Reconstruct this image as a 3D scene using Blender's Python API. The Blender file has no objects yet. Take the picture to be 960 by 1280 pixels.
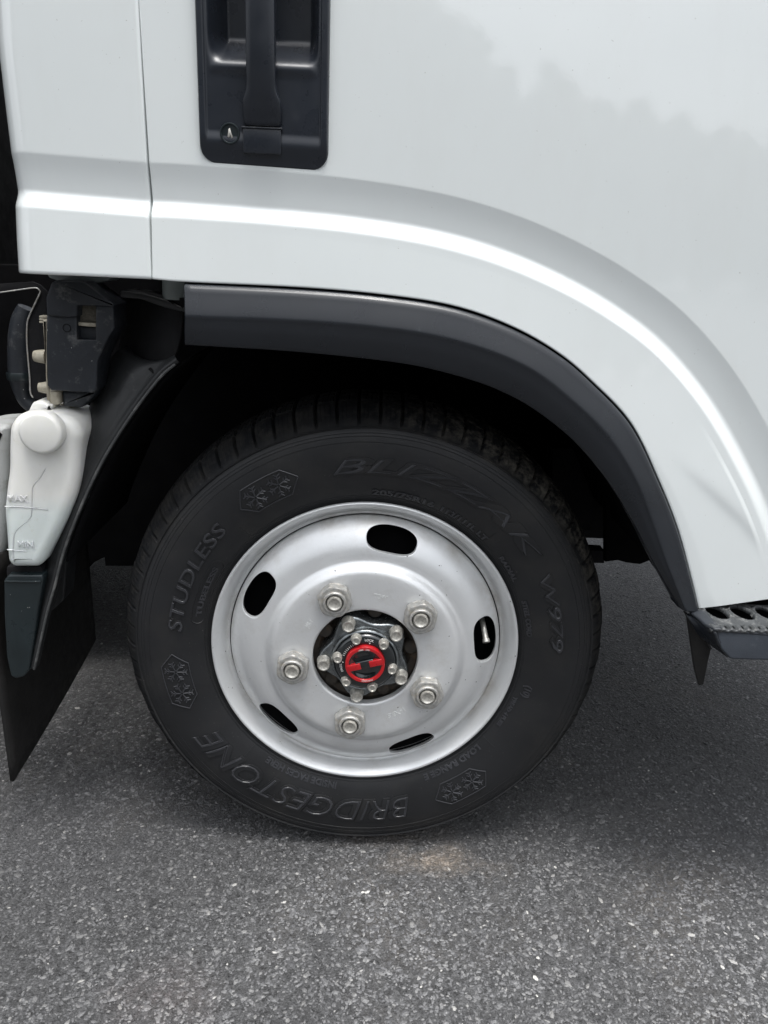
import bpy, bmesh, math, random
import numpy as np
from mathutils import Vector, Matrix
random.seed(7); rng = np.random.default_rng(7)
sc = bpy.context.scene
R_ = math.radians
ZC = 0.3455                     # height of the wheel centre above the ground; builders work relative to the wheel centre

# ---------------------------------------------------------------- camera
F = 960.0
CAM = np.array([-0.0080, -0.9884, 0.5343]); YAW, PITCH, ROLL = 0.02737, 0.31949, R_(2.3)
_f = np.array([math.sin(YAW)*math.cos(PITCH), math.cos(YAW)*math.cos(PITCH), -math.sin(PITCH)])
_r = np.array([math.cos(YAW), -math.sin(YAW), 0.0]); _u = np.cross(_r, _f)
CR = math.cos(ROLL)*_r + math.sin(ROLL)*_u
CU = -math.sin(ROLL)*_r + math.cos(ROLL)*_u
cd = bpy.data.cameras.new('camera'); cam = bpy.data.objects.new('camera', cd); sc.collection.objects.link(cam)
cd.sensor_fit = 'VERTICAL'; cd.sensor_height = 36; cd.lens = F/1280*36
cd.clip_start = 0.02; cd.clip_end = 2000
m = Matrix.Identity(4)
for i in range(3):
    m[i][0] = CR[i]; m[i][1] = CU[i]; m[i][2] = -_f[i]; m[i][3] = CAM[i] + (ZC if i == 2 else 0)
cam.matrix_world = m
sc.camera = cam

def at(x, y, Y):
    "point of the place on the upright plane at depth Y that shows at pixel x, y of the photograph (relative to wheel centre)"
    d = (x-480)/F*CR - (y-640)/F*CU + _f
    return CAM + (Y-CAM[1])/d[1]*d

# ---------------------------------------------------------------- world, sun, exposure
w = bpy.data.worlds.new("World"); sc.world = w; w.use_nodes = True
nt = w.node_tree; nt.nodes.clear()
SUN_EL, SUN_ROT = 78, 158
sky = nt.nodes.new('ShaderNodeTexSky'); sky.sky_type = 'NISHITA'; sky.sun_disc = False
sky.sun_elevation = R_(SUN_EL); sky.sun_rotation = R_(SUN_ROT); sky.air_density = 1.0; sky.dust_density = 3.0; sky.ozone_density = 1.0
hs = nt.nodes.new('ShaderNodeHueSaturation'); hs.inputs['Saturation'].default_value = 0.15
tc = nt.nodes.new('ShaderNodeTexCoord'); mp = nt.nodes.new('ShaderNodeMapping'); mp.inputs['Scale'].default_value = (1.0, 1.0, 2.6)
nz = nt.nodes.new('ShaderNodeTexNoise'); nz.inputs['Scale'].default_value = 2.2; nz.inputs['Detail'].default_value = 5; nz.inputs['Roughness'].default_value = 0.55
cr = nt.nodes.new('ShaderNodeValToRGB'); cr.color_ramp.elements[0].position = 0.3; cr.color_ramp.elements[0].color = (.78,.80,.83,1)
cr.color_ramp.elements[1].position = 0.72; cr.color_ramp.elements[1].color = (1.25,1.26,1.27,1)
# an overcast sky is brighter overhead than at the horizon
sx = nt.nodes.new('ShaderNodeSeparateXYZ'); mr = nt.nodes.new('ShaderNodeMapRange')
mr.inputs['From Min'].default_value = 0.0; mr.inputs['From Max'].default_value = 1.0
mr.inputs['To Min'].default_value = 0.85; mr.inputs['To Max'].default_value = 2.8
m1 = nt.nodes.new('ShaderNodeMixRGB'); m1.blend_type = 'MULTIPLY'; m1.inputs[0].default_value = 1
m2 = nt.nodes.new('ShaderNodeMixRGB'); m2.blend_type = 'MULTIPLY'; m2.inputs[0].default_value = 1
bg = nt.nodes.new('ShaderNodeBackground'); bg.inputs['Strength'].default_value = 0.11
wo = nt.nodes.new('ShaderNodeOutputWorld'); L = nt.links.new
L(tc.outputs['Generated'], mp.inputs[0]); L(mp.outputs[0], nz.inputs['Vector']); L(nz.outputs['Fac'], cr.inputs[0])
L(tc.outputs['Generated'], sx.inputs[0]); L(sx.outputs['Z'], mr.inputs['Value'])
L(sky.outputs[0], hs.inputs['Color']); L(hs.outputs[0], m1.inputs[1]); L(cr.outputs[0], m1.inputs[2])
L(m1.outputs[0], m2.inputs[1]); L(mr.outputs[0], m2.inputs[2]); L(m2.outputs[0], bg.inputs['Color']); L(bg.outputs[0], wo.inputs[0])
sd = bpy.data.lights.new('sun', 'SUN'); so = bpy.data.objects.new('sun', sd); sc.collection.objects.link(so)
sd.energy = 1.5; sd.angle = R_(17); sd.color = (1, .97, .93)
el, az = R_(SUN_EL), R_(SUN_ROT)
so.rotation_euler = Vector((math.sin(az)*math.cos(el), math.cos(az)*math.cos(el), math.sin(el))).to_track_quat('Z', 'Y').to_euler()
sc.view_settings.view_transform = 'Standard'; sc.view_settings.look = 'None'; sc.view_settings.gamma = 1
sc.view_settings.exposure = 0.54

# ---------------------------------------------------------------- materials
def nodes(mat):
    mat.use_nodes = True; t = mat.node_tree; return t, t.nodes['Principled BSDF']
def coords(t, kind='Object', scale=(1,1,1)):
    c = t.nodes.new('ShaderNodeTexCoord'); mp = t.nodes.new('ShaderNodeMapping'); mp.inputs['Scale'].default_value = scale
    t.links.new(c.outputs[kind], mp.inputs[0]); return mp.outputs[0]
def noise(t, vec, scale, detail=4, rough=.55):
    n = t.nodes.new('ShaderNodeTexNoise'); n.inputs['Scale'].default_value = scale; n.inputs['Detail'].default_value = detail
    n.inputs['Roughness'].default_value = rough; t.links.new(vec, n.inputs['Vector']); return n.outputs['Fac']
def ramp(t, fac, stops):
    r = t.nodes.new('ShaderNodeValToRGB'); e = r.color_ramp.elements
    while len(e) < len(stops): e.new(.5)
    for k, (p, c) in enumerate(stops):
        e[k].position = p; e[k].color = (c, c, c, 1) if isinstance(c, (int, float)) else (*c, 1)
    t.links.new(fac, r.inputs[0]); return r.outputs[0]
def mix(t, fac, a, b, mode='MIX'):
    n = t.nodes.new('ShaderNodeMixRGB'); n.blend_type = mode
    for i, v in enumerate((fac, a, b)):
        if isinstance(v, (int, float)): n.inputs[i].default_value = v if i == 0 else (v, v, v, 1)
        elif isinstance(v, tuple): n.inputs[i].default_value = (*v, 1)
        else: t.links.new(v, n.inputs[i])
    return n.outputs[0]
def bump(t, h, dist, strength=1.0, normal=None):
    b = t.nodes.new('ShaderNodeBump'); b.inputs['Distance'].default_value = dist; b.inputs['Strength'].default_value = strength
    t.links.new(h, b.inputs['Height'])
    if normal is not None: t.links.new(normal, b.inputs['Normal'])
    return b.outputs[0]
def mmath(t, op, a, b=None):
    n = t.nodes.new('ShaderNodeMath'); n.operation = op
    for i, v in enumerate((a, b)):
        if v is None: continue
        if isinstance(v, (int, float)): n.inputs[i].default_value = v
        else: t.links.new(v, n.inputs[i])
    return n.outputs[0]

def mat(name, col, rough=.5, metal=0., spec=.5, coat=0., var=.15, vscale=30, dust=None, dust_at=(.62,.75), dscale=60, bmp=0., bscale=400, speck=0., coat_rough=.04, rvar=.1, sss=0.):
    "procedural paint, plastic, metal or rubber: base colour with uneven wear, specks of dust and fine relief"
    M = bpy.data.materials.new(name); t, p = nodes(M)
    v = coords(t)
    n = noise(t, v, vscale, 5)
    c = mix(t, ramp(t, n, [(.3, 0), (.7, 1)]), tuple(x*(1-var) for x in col), tuple(min(1, x*(1+var)) for x in col))
    if dust:
        d = noise(t, v, dscale, 6, .7)
        c = mix(t, ramp(t, d, [(dust_at[0], 0), (dust_at[1], 1)]), c, dust)
    if speck: c = mix(t, ramp(t, noise(t, v, 190, 2, .5), [(speck, 0), (speck+.015, .9)]), c, (.42,.42,.41))
    t.links.new(c, p.inputs['Base Color'])
    rr = ramp(t, noise(t, v, vscale*2.3, 3), [(.3, max(0, rough-rvar)), (.7, min(1, rough+rvar))]); t.links.new(rr, p.inputs['Roughness'])
    p.inputs['Metallic'].default_value = metal; p.inputs['Specular IOR Level'].default_value = spec
    p.inputs['Coat Weight'].default_value = coat; p.inputs['Coat Roughness'].default_value = coat_rough
    if sss: 
        p.inputs['Subsurface Weight'].default_value = sss; p.inputs['Subsurface Radius'].default_value = (.02,.02,.018); p.inputs['Subsurface Scale'].default_value = .6
    if bmp: t.links.new(bump(t, noise(t, v, bscale, 3), bmp), p.inputs['Normal'])
    return M

MT = {}
def paint_mat():
    M = bpy.data.materials.new('white_paint'); t, p = nodes(M); v = coords(t)
    base = mix(t, ramp(t, noise(t, v, 3, 4), [(.35, 0), (.7, 1)]), (.70,.735,.728), (.725,.757,.748))
    # faint road film and a few tiny specks
    sp = noise(t, v, 260, 2, .6)
    base = mix(t, ramp(t, sp, [(.745, 0), (.765, .55)]), base, (.30,.29,.26))
    film = ramp(t, noise(t, coords(t, scale=(1,1,.35)), 22, 6, .65), [(.5, 0), (.8, .10)])
    base = mix(t, film, base, (.55,.54,.50))
    t.links.new(base, p.inputs['Base Color'])
    p.inputs['Roughness'].default_value = .30; p.inputs['Specular IOR Level'].default_value = .5
    p.inputs['Coat Weight'].default_value = 1.0; p.inputs['Coat Roughness'].default_value = .02; p.inputs['Coat IOR'].default_value = 1.75
    t.links.new(bump(t, noise(t, v, 260, 2), .00002), p.inputs['Coat Normal'])
    return M
MT['paint'] = paint_mat()
MT['trim'] = mat('black_moulded_plastic', (.0105,.0125,.0160), .30, spec=.5, var=.12, vscale=9, dust=(.10,.11,.12), dust_at=(.66,.9), dscale=45, bmp=.00012, bscale=1400, rvar=.06)
MT['steptrim'] = mat('scuffed_step_plastic', (.028,.033,.041), .40, var=.2, vscale=16, dust=(.09,.10,.11), dust_at=(.6,.85), dscale=50, bmp=.0002, bscale=600)
MT['treadplate'] = mat('worn_tread_plastic', (.040,.043,.045), .5, var=.3, vscale=60, dust=(.22,.22,.21), dust_at=(.54,.74), dscale=90, bmp=.0004, bscale=500)
MT['handle'] = mat('black_handle_plastic', (.012,.015,.021), .30, spec=.5, var=.1, vscale=20, dust=(.12,.12,.12), dust_at=(.76,.8), dscale=240, bmp=.00008, bscale=1800, rvar=.05)
MT['black'] = mat('black_underbody', (.012,.012,.013), .8, spec=.15, var=.3, vscale=14, dust=(.03,.028,.026), dust_at=(.55,.8), dscale=30, bmp=.001, bscale=60)
MT['liner'] = mat('matt_black_wheelhouse', (.006,.006,.0065), .95, spec=.05, var=.3, vscale=20)
MT['guard'] = mat('black_mudguard_plastic', (.017,.018,.019), .45, spec=.45, var=.25, vscale=18, dust=(.09,.09,.085), dust_at=(.6,.85), dscale=70, bmp=.0003, bscale=300)
MT['lip'] = mat('highlit_plastic_lip', (.055,.057,.057), .35, var=.3, vscale=60, dust=(.14,.14,.135), dust_at=(.5,.7), dscale=40)  # lighter colour paints in the highlight along the mudguard edge
MT['flap'] = mat('black_rubber_flap', (.013,.0125,.012), .6, spec=.3, var=.25, vscale=25, dust=(.08,.08,.075), dust_at=(.68,.78), dscale=240, bmp=.0004, bscale=200)
MT['bracket'] = mat('dark_painted_steel', (.012,.018,.020), .35, spec=.5, var=.2, vscale=20, dust=(.10,.10,.09), dust_at=(.72,.78), dscale=260, speck=.76)
MT['cover'] = mat('dusty_black_cover', (.020,.023,.028), .45, spec=.4, var=.2, vscale=30, dust=(.16,.16,.155), dust_at=(.56,.82), dscale=55, bmp=.0002, bscale=500, speck=.735)
MT['beige'] = mat('aged_beige_plastic', (.36,.33,.26), .5, var=.25, vscale=60, dust=(.16,.13,.09), dust_at=(.5,.75), dscale=90)
MT['brown'] = mat('dusty_brown_insert', (.10,.09,.07), .8, var=.4, vscale=300)
MT['tube'] = mat('grey_painted_tube', (.24,.27,.265), .5, var=.1, vscale=40)
MT['nut'] = mat('weathered_zinc', (.40,.395,.375), .45, metal=.45, spec=.5, var=.25, vscale=220, dust=(.40,.36,.29), dust_at=(.5,.72), dscale=160, bmp=.0003, bscale=500)
MT['bolt'] = mat('bright_zinc', (.50,.485,.44), .36, metal=.6, var=.3, vscale=260, dust=(.20,.16,.11), dust_at=(.56,.78), dscale=210, bmp=.0002, bscale=700)
MT['rust'] = mat('rusty_drum', (.050,.042,.034), .75, metal=.1, var=.4, vscale=60, dust=(.10,.065,.04), dust_at=(.5,.7), dscale=90, bmp=.0012, bscale=200)
MT['hubblack'] = mat('glossy_black_enamel', (.006,.008,.009), .16, spec=.6, coat=.8, var=.2, vscale=80, dust=(.12,.115,.10), dust_at=(.64,.8), dscale=170, rvar=.05, coat_rough=.1)
MT['hubcast'] = mat('dark_chrome_casting', (.20,.215,.22), .2, metal=.85, var=.3, vscale=90, dust=(.11,.09,.065), dust_at=(.55,.78), dscale=70, bmp=.0004, bscale=240, rvar=.1)
MT['red'] = mat('red_enamel', (.42,.006,.010), .35, coat=.5, var=.12, vscale=200)
MT['white'] = mat('white_print', (.62,.62,.60), .5, var=.1)
MT['grit'] = mat('chalky_stamping', (.62,.63,.62), .6, metal=.2, var=.2, vscale=400)
MT['far'] = mat('dark_leaves', (.028,.045,.02), .7, var=.5, vscale=3)

def bottle_mat(name='milky_polyethylene'):
    M = bpy.data.materials.new(name); t, p = nodes(M); v = coords(t)
    s = t.nodes.new('ShaderNodeSeparateXYZ'); c = t.nodes.new('ShaderNodeTexCoord'); t.links.new(c.outputs['Object'], s.inputs[0])
    # washer fluid standing inside shows as a cooler tint below its level
    lev = t.nodes.new('ShaderNodeMapRange'); lev.inputs['From Min'].default_value = .235; lev.inputs['From Max'].default_value = .205
    t.links.new(mmath(t, 'ADD', s.outputs['Z'], mmath(t, 'MULTIPLY', noise(t, v, 12, 2), .02)), lev.inputs['Value'])
    base = mix(t, ramp(t, noise(t, v, 14, 3), [(.35, 0), (.7, 1)]), (.76,.755,.71), (.82,.815,.79))
    base = mix(t, mmath(t, 'MULTIPLY', lev.outputs[0], .8), base, (.66,.72,.70))
    base = mix(t, ramp(t, noise(t, v, 130, 5, .7), [(.62, 0), (.8, .35)]), base, (.42,.36,.24))
    t.links.new(base, p.inputs['Base Color']); p.inputs['Roughness'].default_value = .33
    p.inputs['Subsurface Weight'].default_value = .8; p.inputs['Subsurface Radius'].default_value = (.02,.02,.018); p.inputs['Subsurface Scale'].default_value = .5
    t.links.new(bump(t, noise(t, v, 40, 2), .0006), p.inputs['Normal'])
    return M
MT['bottle'] = bottle_mat()
MT['tank'] = mat('grey_white_tank', (.40,.41,.40), .5, var=.15, vscale=12, dust=(.25,.24,.21), dust_at=(.5,.75), dscale=40)

def rubber_mat():
    M = bpy.data.materials.new('tyre_rubber'); t, p = nodes(M); v = coords(t)
    s = t.nodes.new('ShaderNodeSeparateXYZ'); t.links.new(v, s.inputs[0])
    r = mmath(t, 'SQRT', mmath(t, 'ADD', mmath(t, 'MULTIPLY', s.outputs['X'], s.outputs['X']), mmath(t, 'MULTIPLY', s.outputs['Z'], s.outputs['Z'])))
    base = mix(t, ramp(t, noise(t, v, 9, 4), [(.35, 0), (.7, 1)]), (.0085,.009,.010), (.0125,.013,.0145))
    # dried mud scuffed on to the shoulder, heaviest on one stretch of it
    mr = t.nodes.new('ShaderNodeMapRange'); mr.inputs['From Min'].default_value = .318; mr.inputs['From Max'].default_value = .336
    t.links.new(r, mr.inputs['Value'])
    ang = mmath(t, 'ARCTAN2', s.outputs['Z'], s.outputs['X'])
    da = mmath(t, 'ABSOLUTE', mmath(t, 'SUBTRACT', ang, .82))
    patch = t.nodes.new('ShaderNodeMapRange'); patch.inputs['From Min'].default_value = .75; patch.inputs['From Max'].default_value = .25
    t.links.new(da, patch.inputs['Value'])
    mud = mmath(t, 'MULTIPLY', mmath(t, 'MULTIPLY', ramp(t, noise(t, v, 55, 6, .7), [(.44, 0), (.66, 1)]), mr.outputs[0]), mmath(t, 'ADD', mmath(t, 'MULTIPLY', patch.outputs[0], .75), .12))
    base = mix(t, mud, base, (.13,.12,.10))
    film = ramp(t, noise(t, v, 13, 6, .68), [(.48, 0), (.78, .55)])
    base = mix(t, film, base, (.030,.028,.025))
    sp = ramp(t, noise(t, v, 300, 2, .6), [(.72, 0), (.75, .45)])
    base = mix(t, sp, base, (.14,.13,.12))
    t.links.new(base, p.inputs['Base Color'])
    t.links.new(mix(t, mr.outputs[0], ramp(t, noise(t, v, 16, 4), [(.3, .44), (.7, .58)]), .95), p.inputs['Roughness'])
    sl = t.nodes.new('ShaderNodeMapRange'); sl.inputs['To Min'].default_value = .45; sl.inputs['To Max'].default_value = .08; t.links.new(mr.outputs[0], sl.inputs['Value']); t.links.new(sl.outputs[0], p.inputs['Specular IOR Level'])
    # moulding rings and fine grain
    ring = mmath(t, 'SINE', mmath(t, 'MULTIPLY', r, 900.0))
    g = bump(t, noise(t, v, 700, 3), .00025)
    t.links.new(g, p.inputs['Normal'])
    return M
MT['rubber'] = rubber_mat()
MT['letter'] = mat('moulded_rubber_lettering', (.034,.035,.039), .36, spec=.5, var=.2, vscale=40, rvar=.06)

def rim_mat():
    M = bpy.data.materials.new('silver_wheel_paint'); t, p = nodes(M); v = coords(t)
    s = t.nodes.new('ShaderNodeSeparateXYZ'); t.links.new(v, s.inputs[0])
    base = mix(t, ramp(t, noise(t, v, 12, 5), [(.35, 0), (.7, 1)]), (.68,.69,.69), (.74,.75,.75))
    # grime film, chips, and dirt held in the well beside the rim joint
    base = mix(t, ramp(t, noise(t, v, 34, 7, .72), [(.54, 0), (.84, .35)]), base, (.42,.40,.37))
    r = mmath(t, 'SQRT', mmath(t, 'ADD', mmath(t, 'MULTIPLY', s.outputs['X'], s.outputs['X']), mmath(t, 'MULTIPLY', s.outputs['Z'], s.outputs['Z'])))
    # yellow-brown grime: blotches among the nuts and a ring of it at the joint with the rim
    nutband = ramp(t, mmath(t, 'MULTIPLY', r, 4.0), [(.26, 0), (.34, .8), (.46, .8), (.54, 0)])
    base = mix(t, mmath(t, 'MULTIPLY', nutband, ramp(t, noise(t, v, 26, 6, .7), [(.50, 0), (.72, .38)])), base, (.40,.37,.30))
    joint = ramp(t, mmath(t, 'MULTIPLY', r, 4.0), [(.70, 0), (.775, .75), (.80, .75), (.83, 0)])
    base = mix(t, mmath(t, 'MULTIPLY', joint, ramp(t, noise(t, v, 18, 6, .7), [(.45, .05), (.70, .7)])), base, (.30,.26,.20))
    chips = ramp(t, noise(t, v, 150, 2, .5), [(.755, 0), (.77, .9)])
    base = mix(t, chips, base, (.05,.045,.04))
    scr = noise(t, coords(t, scale=(1,1,6)), 90, 4, .7)
    base = mix(t, ramp(t, scr, [(.69, 0), (.75, .5)]), base, (.80,.80,.78))
    t.links.new(base, p.inputs['Base Color'])
    t.links.new(ramp(t, noise(t, v, 40, 4), [(.3, .30), (.7, .42)]), p.inputs['Roughness'])
    p.inputs['Metallic'].default_value = .48; p.inputs['Specular IOR Level'].default_value = .5
    t.links.new(bump(t, noise(t, v, 500, 3), .00012), p.inputs['Normal'])
    return M
MT['rim'] = rim_mat()

def stain_and_shade(t, v, base, sand, tan):
    "sandy patch swept up beside the tyre and a rusty-brown one nearer the front, as on the old tarmac, plus a pair of dark patches of painted shade"
    c = t.nodes.new('ShaderNodeTexCoord')
    for (px_, py_), (kx, ky), col, amt in (((.12, -.035), (5.0, 14), sand, .9), ((-.24, -.27), (6, 9), tan, .35), ((.05, .02), (4, 14), sand, .35), ((-.46, .02), (1.7, 2.6), (.055,.055,.058), .75), ((.62, .06), (2.4, 4), (.055,.055,.058), .5)):  # grey entries put the shade left and right of the wheel into the colour
        s = t.nodes.new('ShaderNodeVectorMath'); s.operation = 'SUBTRACT'; s.inputs[1].default_value = (px_, py_, 0); t.links.new(c.outputs['Object'], s.inputs[0])
        s2 = t.nodes.new('ShaderNodeVectorMath'); s2.operation = 'MULTIPLY'; s2.inputs[1].default_value = (kx, ky, 0); t.links.new(s.outputs[0], s2.inputs[0])
        ln = t.nodes.new('ShaderNodeVectorMath'); ln.operation = 'LENGTH'; t.links.new(s2.outputs[0], ln.inputs[0])
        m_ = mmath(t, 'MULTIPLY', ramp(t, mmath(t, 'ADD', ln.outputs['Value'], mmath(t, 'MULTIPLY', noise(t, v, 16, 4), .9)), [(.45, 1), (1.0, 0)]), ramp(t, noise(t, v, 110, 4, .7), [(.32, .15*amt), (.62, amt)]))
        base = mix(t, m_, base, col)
    return base
def asphalt_mat():
    M = bpy.data.materials.new('asphalt'); t, p = nodes(M); v = coords(t)
    def vor(scale, feat='F1'):
        n = t.nodes.new('ShaderNodeTexVoronoi'); n.inputs['Scale'].default_value = scale; n.feature = feat; t.links.new(v, n.inputs['Vector']); return n
    big = noise(t, v, 2.3, 5)
    base = mix(t, ramp(t, big, [(.3, 0), (.7, 1)]), (.052,.052,.053), (.082,.082,.083))
    v1 = vor(150); v2 = vor(330)
    base = mix(t, .55, base, mix(t, 1.0, base, ramp(t, v1.outputs['Color'], [(.1, .45), (.9, 1.7)]), 'MULTIPLY'))
    base = mix(t, .45, base, mix(t, 1.0, base, ramp(t, v2.outputs['Color'], [(.1, .35), (.9, 1.9)]), 'MULTIPLY'))
    fine = noise(t, v, 900, 3, .7)
    base = mix(t, ramp(t, fine, [(.62, 0), (.74, .55)]), base, (.26,.26,.255))
    # sandy dust patches tracked on the surface
    dust = mmath(t, 'MULTIPLY', ramp(t, noise(t, v, 3.1, 5, .6), [(.52, 0), (.72, 1)]), ramp(t, noise(t, v, 60, 4, .7), [(.35, 0), (.65, .6)]))
    base = mix(t, dust, base, (.15,.135,.12))
    base = stain_and_shade(t, v, base, (.24,.20,.16), (.12,.095,.09))
    t.links.new(base, p.inputs['Base Color'])
    t.links.new(ramp(t, v2.outputs['Color'], [(.1, .42), (.9, .8)]), p.inputs['Roughness'])
    p.inputs['Specular IOR Level'].default_value = .5
    b1 = bump(t, v1.outputs['Distance'], .003, .7); b1n = bump(t, noise(t, v, 420, 6, .75), .0030, 1.0, b1); b2 = bump(t, v2.outputs['Distance'], .0020, .8, b1n)
    t.links.new(b2, p.inputs['Normal'])
    return M
MT['asphalt'] = asphalt_mat()

def chip_mat():
    M = bpy.data.materials.new('asphalt_chips'); t, p = nodes(M); g = t.nodes.new('ShaderNodeNewGeometry')
    v = coords(t)
    c = ramp(t, g.outputs['Random Per Island'], [(0, (.045,.045,.047)), (.35, (.100,.100,.103)), (.75, (.145,.145,.147)), (.965, (.185,.183,.18)), (.994, (.27,.265,.255)), (1, (.50,.49,.46))])
    c = mix(t, .5, c, mix(t, 1.0, c, ramp(t, noise(t, v, 420, 4, .7), [(.3, .5), (.7, 1.6)]), 'MULTIPLY'))
    c = mix(t, 1.0, c, ramp(t, noise(t, v, 2.6, 6, .62), [(.36, .55), (.66, 1.25)]), 'MULTIPLY')
    c = stain_and_shade(t, v, c, (.27,.225,.18), (.15,.12,.115))
    t.links.new(c, p.inputs['Base Color'])
    t.links.new(ramp(t, g.outputs['Random Per Island'], [(0, .55), (.5, .32), (1, .5)]), p.inputs['Roughness'])
    t.links.new(bump(t, noise(t, v, 800, 3), .0006), p.inputs['Normal'])
    return M
MT['chips'] = chip_mat()

# ---------------------------------------------------------------- helpers
COL = sc.collection
def link(name, verts, faces, material, parent=None, smooth=True, sharp=None):
    me = bpy.data.meshes.new(name); me.from_pydata([tuple(map(float, q)) for q in verts], [], faces); me.update()
    if smooth: me.polygons.foreach_set('use_smooth', [True]*len(me.polygons))
    if material: me.materials.append(material)
    o = bpy.data.objects.new(name, me); COL.objects.link(o)
    if parent: o.parent = parent
    if sharp is not None:
        bm = bmesh.new(); bm.from_mesh(me)
        for e in bm.edges:
            if len(e.link_faces) == 2 and e.calc_face_angle(0) > R_(sharp): e.smooth = False
        bm.to_mesh(me); bm.free()
    return o
def fix(o):
    bm = bmesh.new(); bm.from_mesh(o.data); bmesh.ops.remove_doubles(bm, verts=bm.verts, dist=1e-6)
    bmesh.ops.recalc_face_normals(bm, faces=bm.faces); bm.to_mesh(o.data); bm.free(); return o
def from_bm(name, bm, material, parent=None, smooth=True, sharp=35, recalc=True):
    if recalc: bmesh.ops.recalc_face_normals(bm, faces=bm.faces)
    if sharp is not None:
        for e in bm.edges:
            if len(e.link_faces) == 2 and e.calc_face_angle(0) > R_(sharp): e.smooth = False
    for f in bm.faces: f.smooth = smooth
    me = bpy.data.meshes.new(name); bm.to_mesh(me); bm.free(); me.materials.append(material)
    o = bpy.data.objects.new(name, me); COL.objects.link(o)
    if parent: o.parent = parent
    return o
def catmull(P, n, closed=False):
    "n points evenly spaced in parameter along a Catmull-Rom curve through P"
    P = [np.array(q, float) for q in P]; k = len(P); out = []
    segs = k if closed else k-1; N = n if closed else n-1
    for i in range(n):
        u = i/N*segs; j = min(int(u), segs-1); f = u-j
        g = (lambda a: P[a % k]) if closed else (lambda a: P[max(0, min(k-1, a))])
        a, b, c, d = g(j-1), g(j), g(j+1), g(j+2)
        if not closed:
            if j == 0: a = 2*b-c
            if j == segs-1: d = 2*c-b
        out.append(.5*((2*b)+(c-a)*f+(2*a-5*b+4*c-d)*f*f+(-a+3*b-3*c+d)*f**3))
    return np.array(out)
def grid(rows, closed=False):
    "vertices and quads of a grid of rows of points"
    n = len(rows[0]); V = [q for r in rows for q in r]; Fc = []
    for i in range(len(rows)-1):
        for j in range(n if closed else n-1):
            k = (j+1) % n
            Fc.append((i*n+j, i*n+k, (i+1)*n+k, (i+1)*n+j))
    return V, Fc
def lathe(bm, prof, seg=64, centre=(0,0,0), cap0=False, cap1=False, axis=None):
    "profile of (radius, y) turned about the y axis"
    rings = []
    c = Vector(centre); rot = Vector((0,-1,0)).rotation_difference(Vector(axis).normalized()) if axis else None
    for r, y in prof:
        ring = []
        for k in range(seg):
            a = 2*math.pi*k/seg; v = Vector((r*math.cos(a), y, r*math.sin(a)))
            if rot: v = rot @ v
            ring.append(bm.verts.new(v+c))
        rings.append(ring)
    for a, b in zip(rings, rings[1:]):
        for k in range(seg):
            bm.faces.new((a[k], a[(k+1) % seg], b[(k+1) % seg], b[k]))
    if cap0: bm.faces.new(rings[0])
    if cap1: bm.faces.new(rings[-1][::-1])
    return rings
def box(bm, lo, hi, bev=0):
    lo, hi = Vector(lo), Vector(hi)
    r = bmesh.ops.create_cube(bm, size=1, matrix=Matrix.Translation((lo+hi)/2) @ Matrix.Diagonal((*(hi-lo), 1)))
    if bev:
        es = list({e for v in r['verts'] for e in v.link_edges})
        bmesh.ops.bevel(bm, geom=es, offset=bev, segments=3, profile=.5, affect='EDGES')
def tube(bm, pts, rad, seg=12, n=None, cap=True):
    P = catmull(pts, n or len(pts)*6) if len(pts) > 2 else np.array(pts, float)
    if not hasattr(rad, '__len__'): rad = [rad]*len(P)
    else: rad = np.interp(np.linspace(0, 1, len(P)), np.linspace(0, 1, len(rad)), rad)
    rings = []; up = Vector((0,0,1))
    for i, q in enumerate(P):
        d = Vector(P[min(i+1, len(P)-1)]-P[max(i-1, 0)]).normalized()
        if abs(d.dot(up)) > .95: up = Vector((1,0,0))
        s = d.cross(up).normalized(); t = s.cross(d); up = t
        rings.append([bm.verts.new(Vector(q)+(s*math.cos(a)+t*math.sin(a))*rad[i]) for a in [2*math.pi*k/seg for k in range(seg)]])
    for a, b in zip(rings, rings[1:]):
        for k in range(seg): bm.faces.new((a[k], a[(k+1) % seg], b[(k+1) % seg], b[k]))
    if cap: bm.faces.new(rings[0][::-1]); bm.faces.new(rings[-1])
def inset_poly(P, d):
    "offset a closed 2D polygon inwards"
    P = np.array(P, float); n = len(P); A = 0
    for i in range(n): A += P[i][0]*P[(i+1) % n][1]-P[(i+1) % n][0]*P[i][1]
    s = 1 if A > 0 else -1; out = []
    for i in range(n):
        a, b, c = P[i-1], P[i], P[(i+1) % n]
        e1 = (b-a)/(np.linalg.norm(b-a)+1e-12); e2 = (c-b)/(np.linalg.norm(c-b)+1e-12)
        n1 = np.array([-e1[1], e1[0]])*s; n2 = np.array([-e2[1], e2[0]])*s
        m_ = n1+n2; m_ = m_/(np.linalg.norm(m_)+1e-12); k = d/max(.5, float(m_ @ n1))
        out.append(b+m_*k)
    return np.array(out)
def rounded(P, r, seg=4):
    "closed polygon with its corners rounded off"
    P = [np.array(q, float) for q in P]; out = []
    for i in range(len(P)):
        a, b, c = P[i-1], P[i], P[(i+1) % len(P)]
        la, lc = np.linalg.norm(a-b), np.linalg.norm(c-b); d = min(r, la*.45, lc*.45)
        p, q = b+(a-b)/la*d, b+(c-b)/lc*d
        for k in range(seg+1):
            t = k/seg; out.append((1-t)**2*p+2*t*(1-t)*b+t*t*q)
    return np.array(out)
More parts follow.
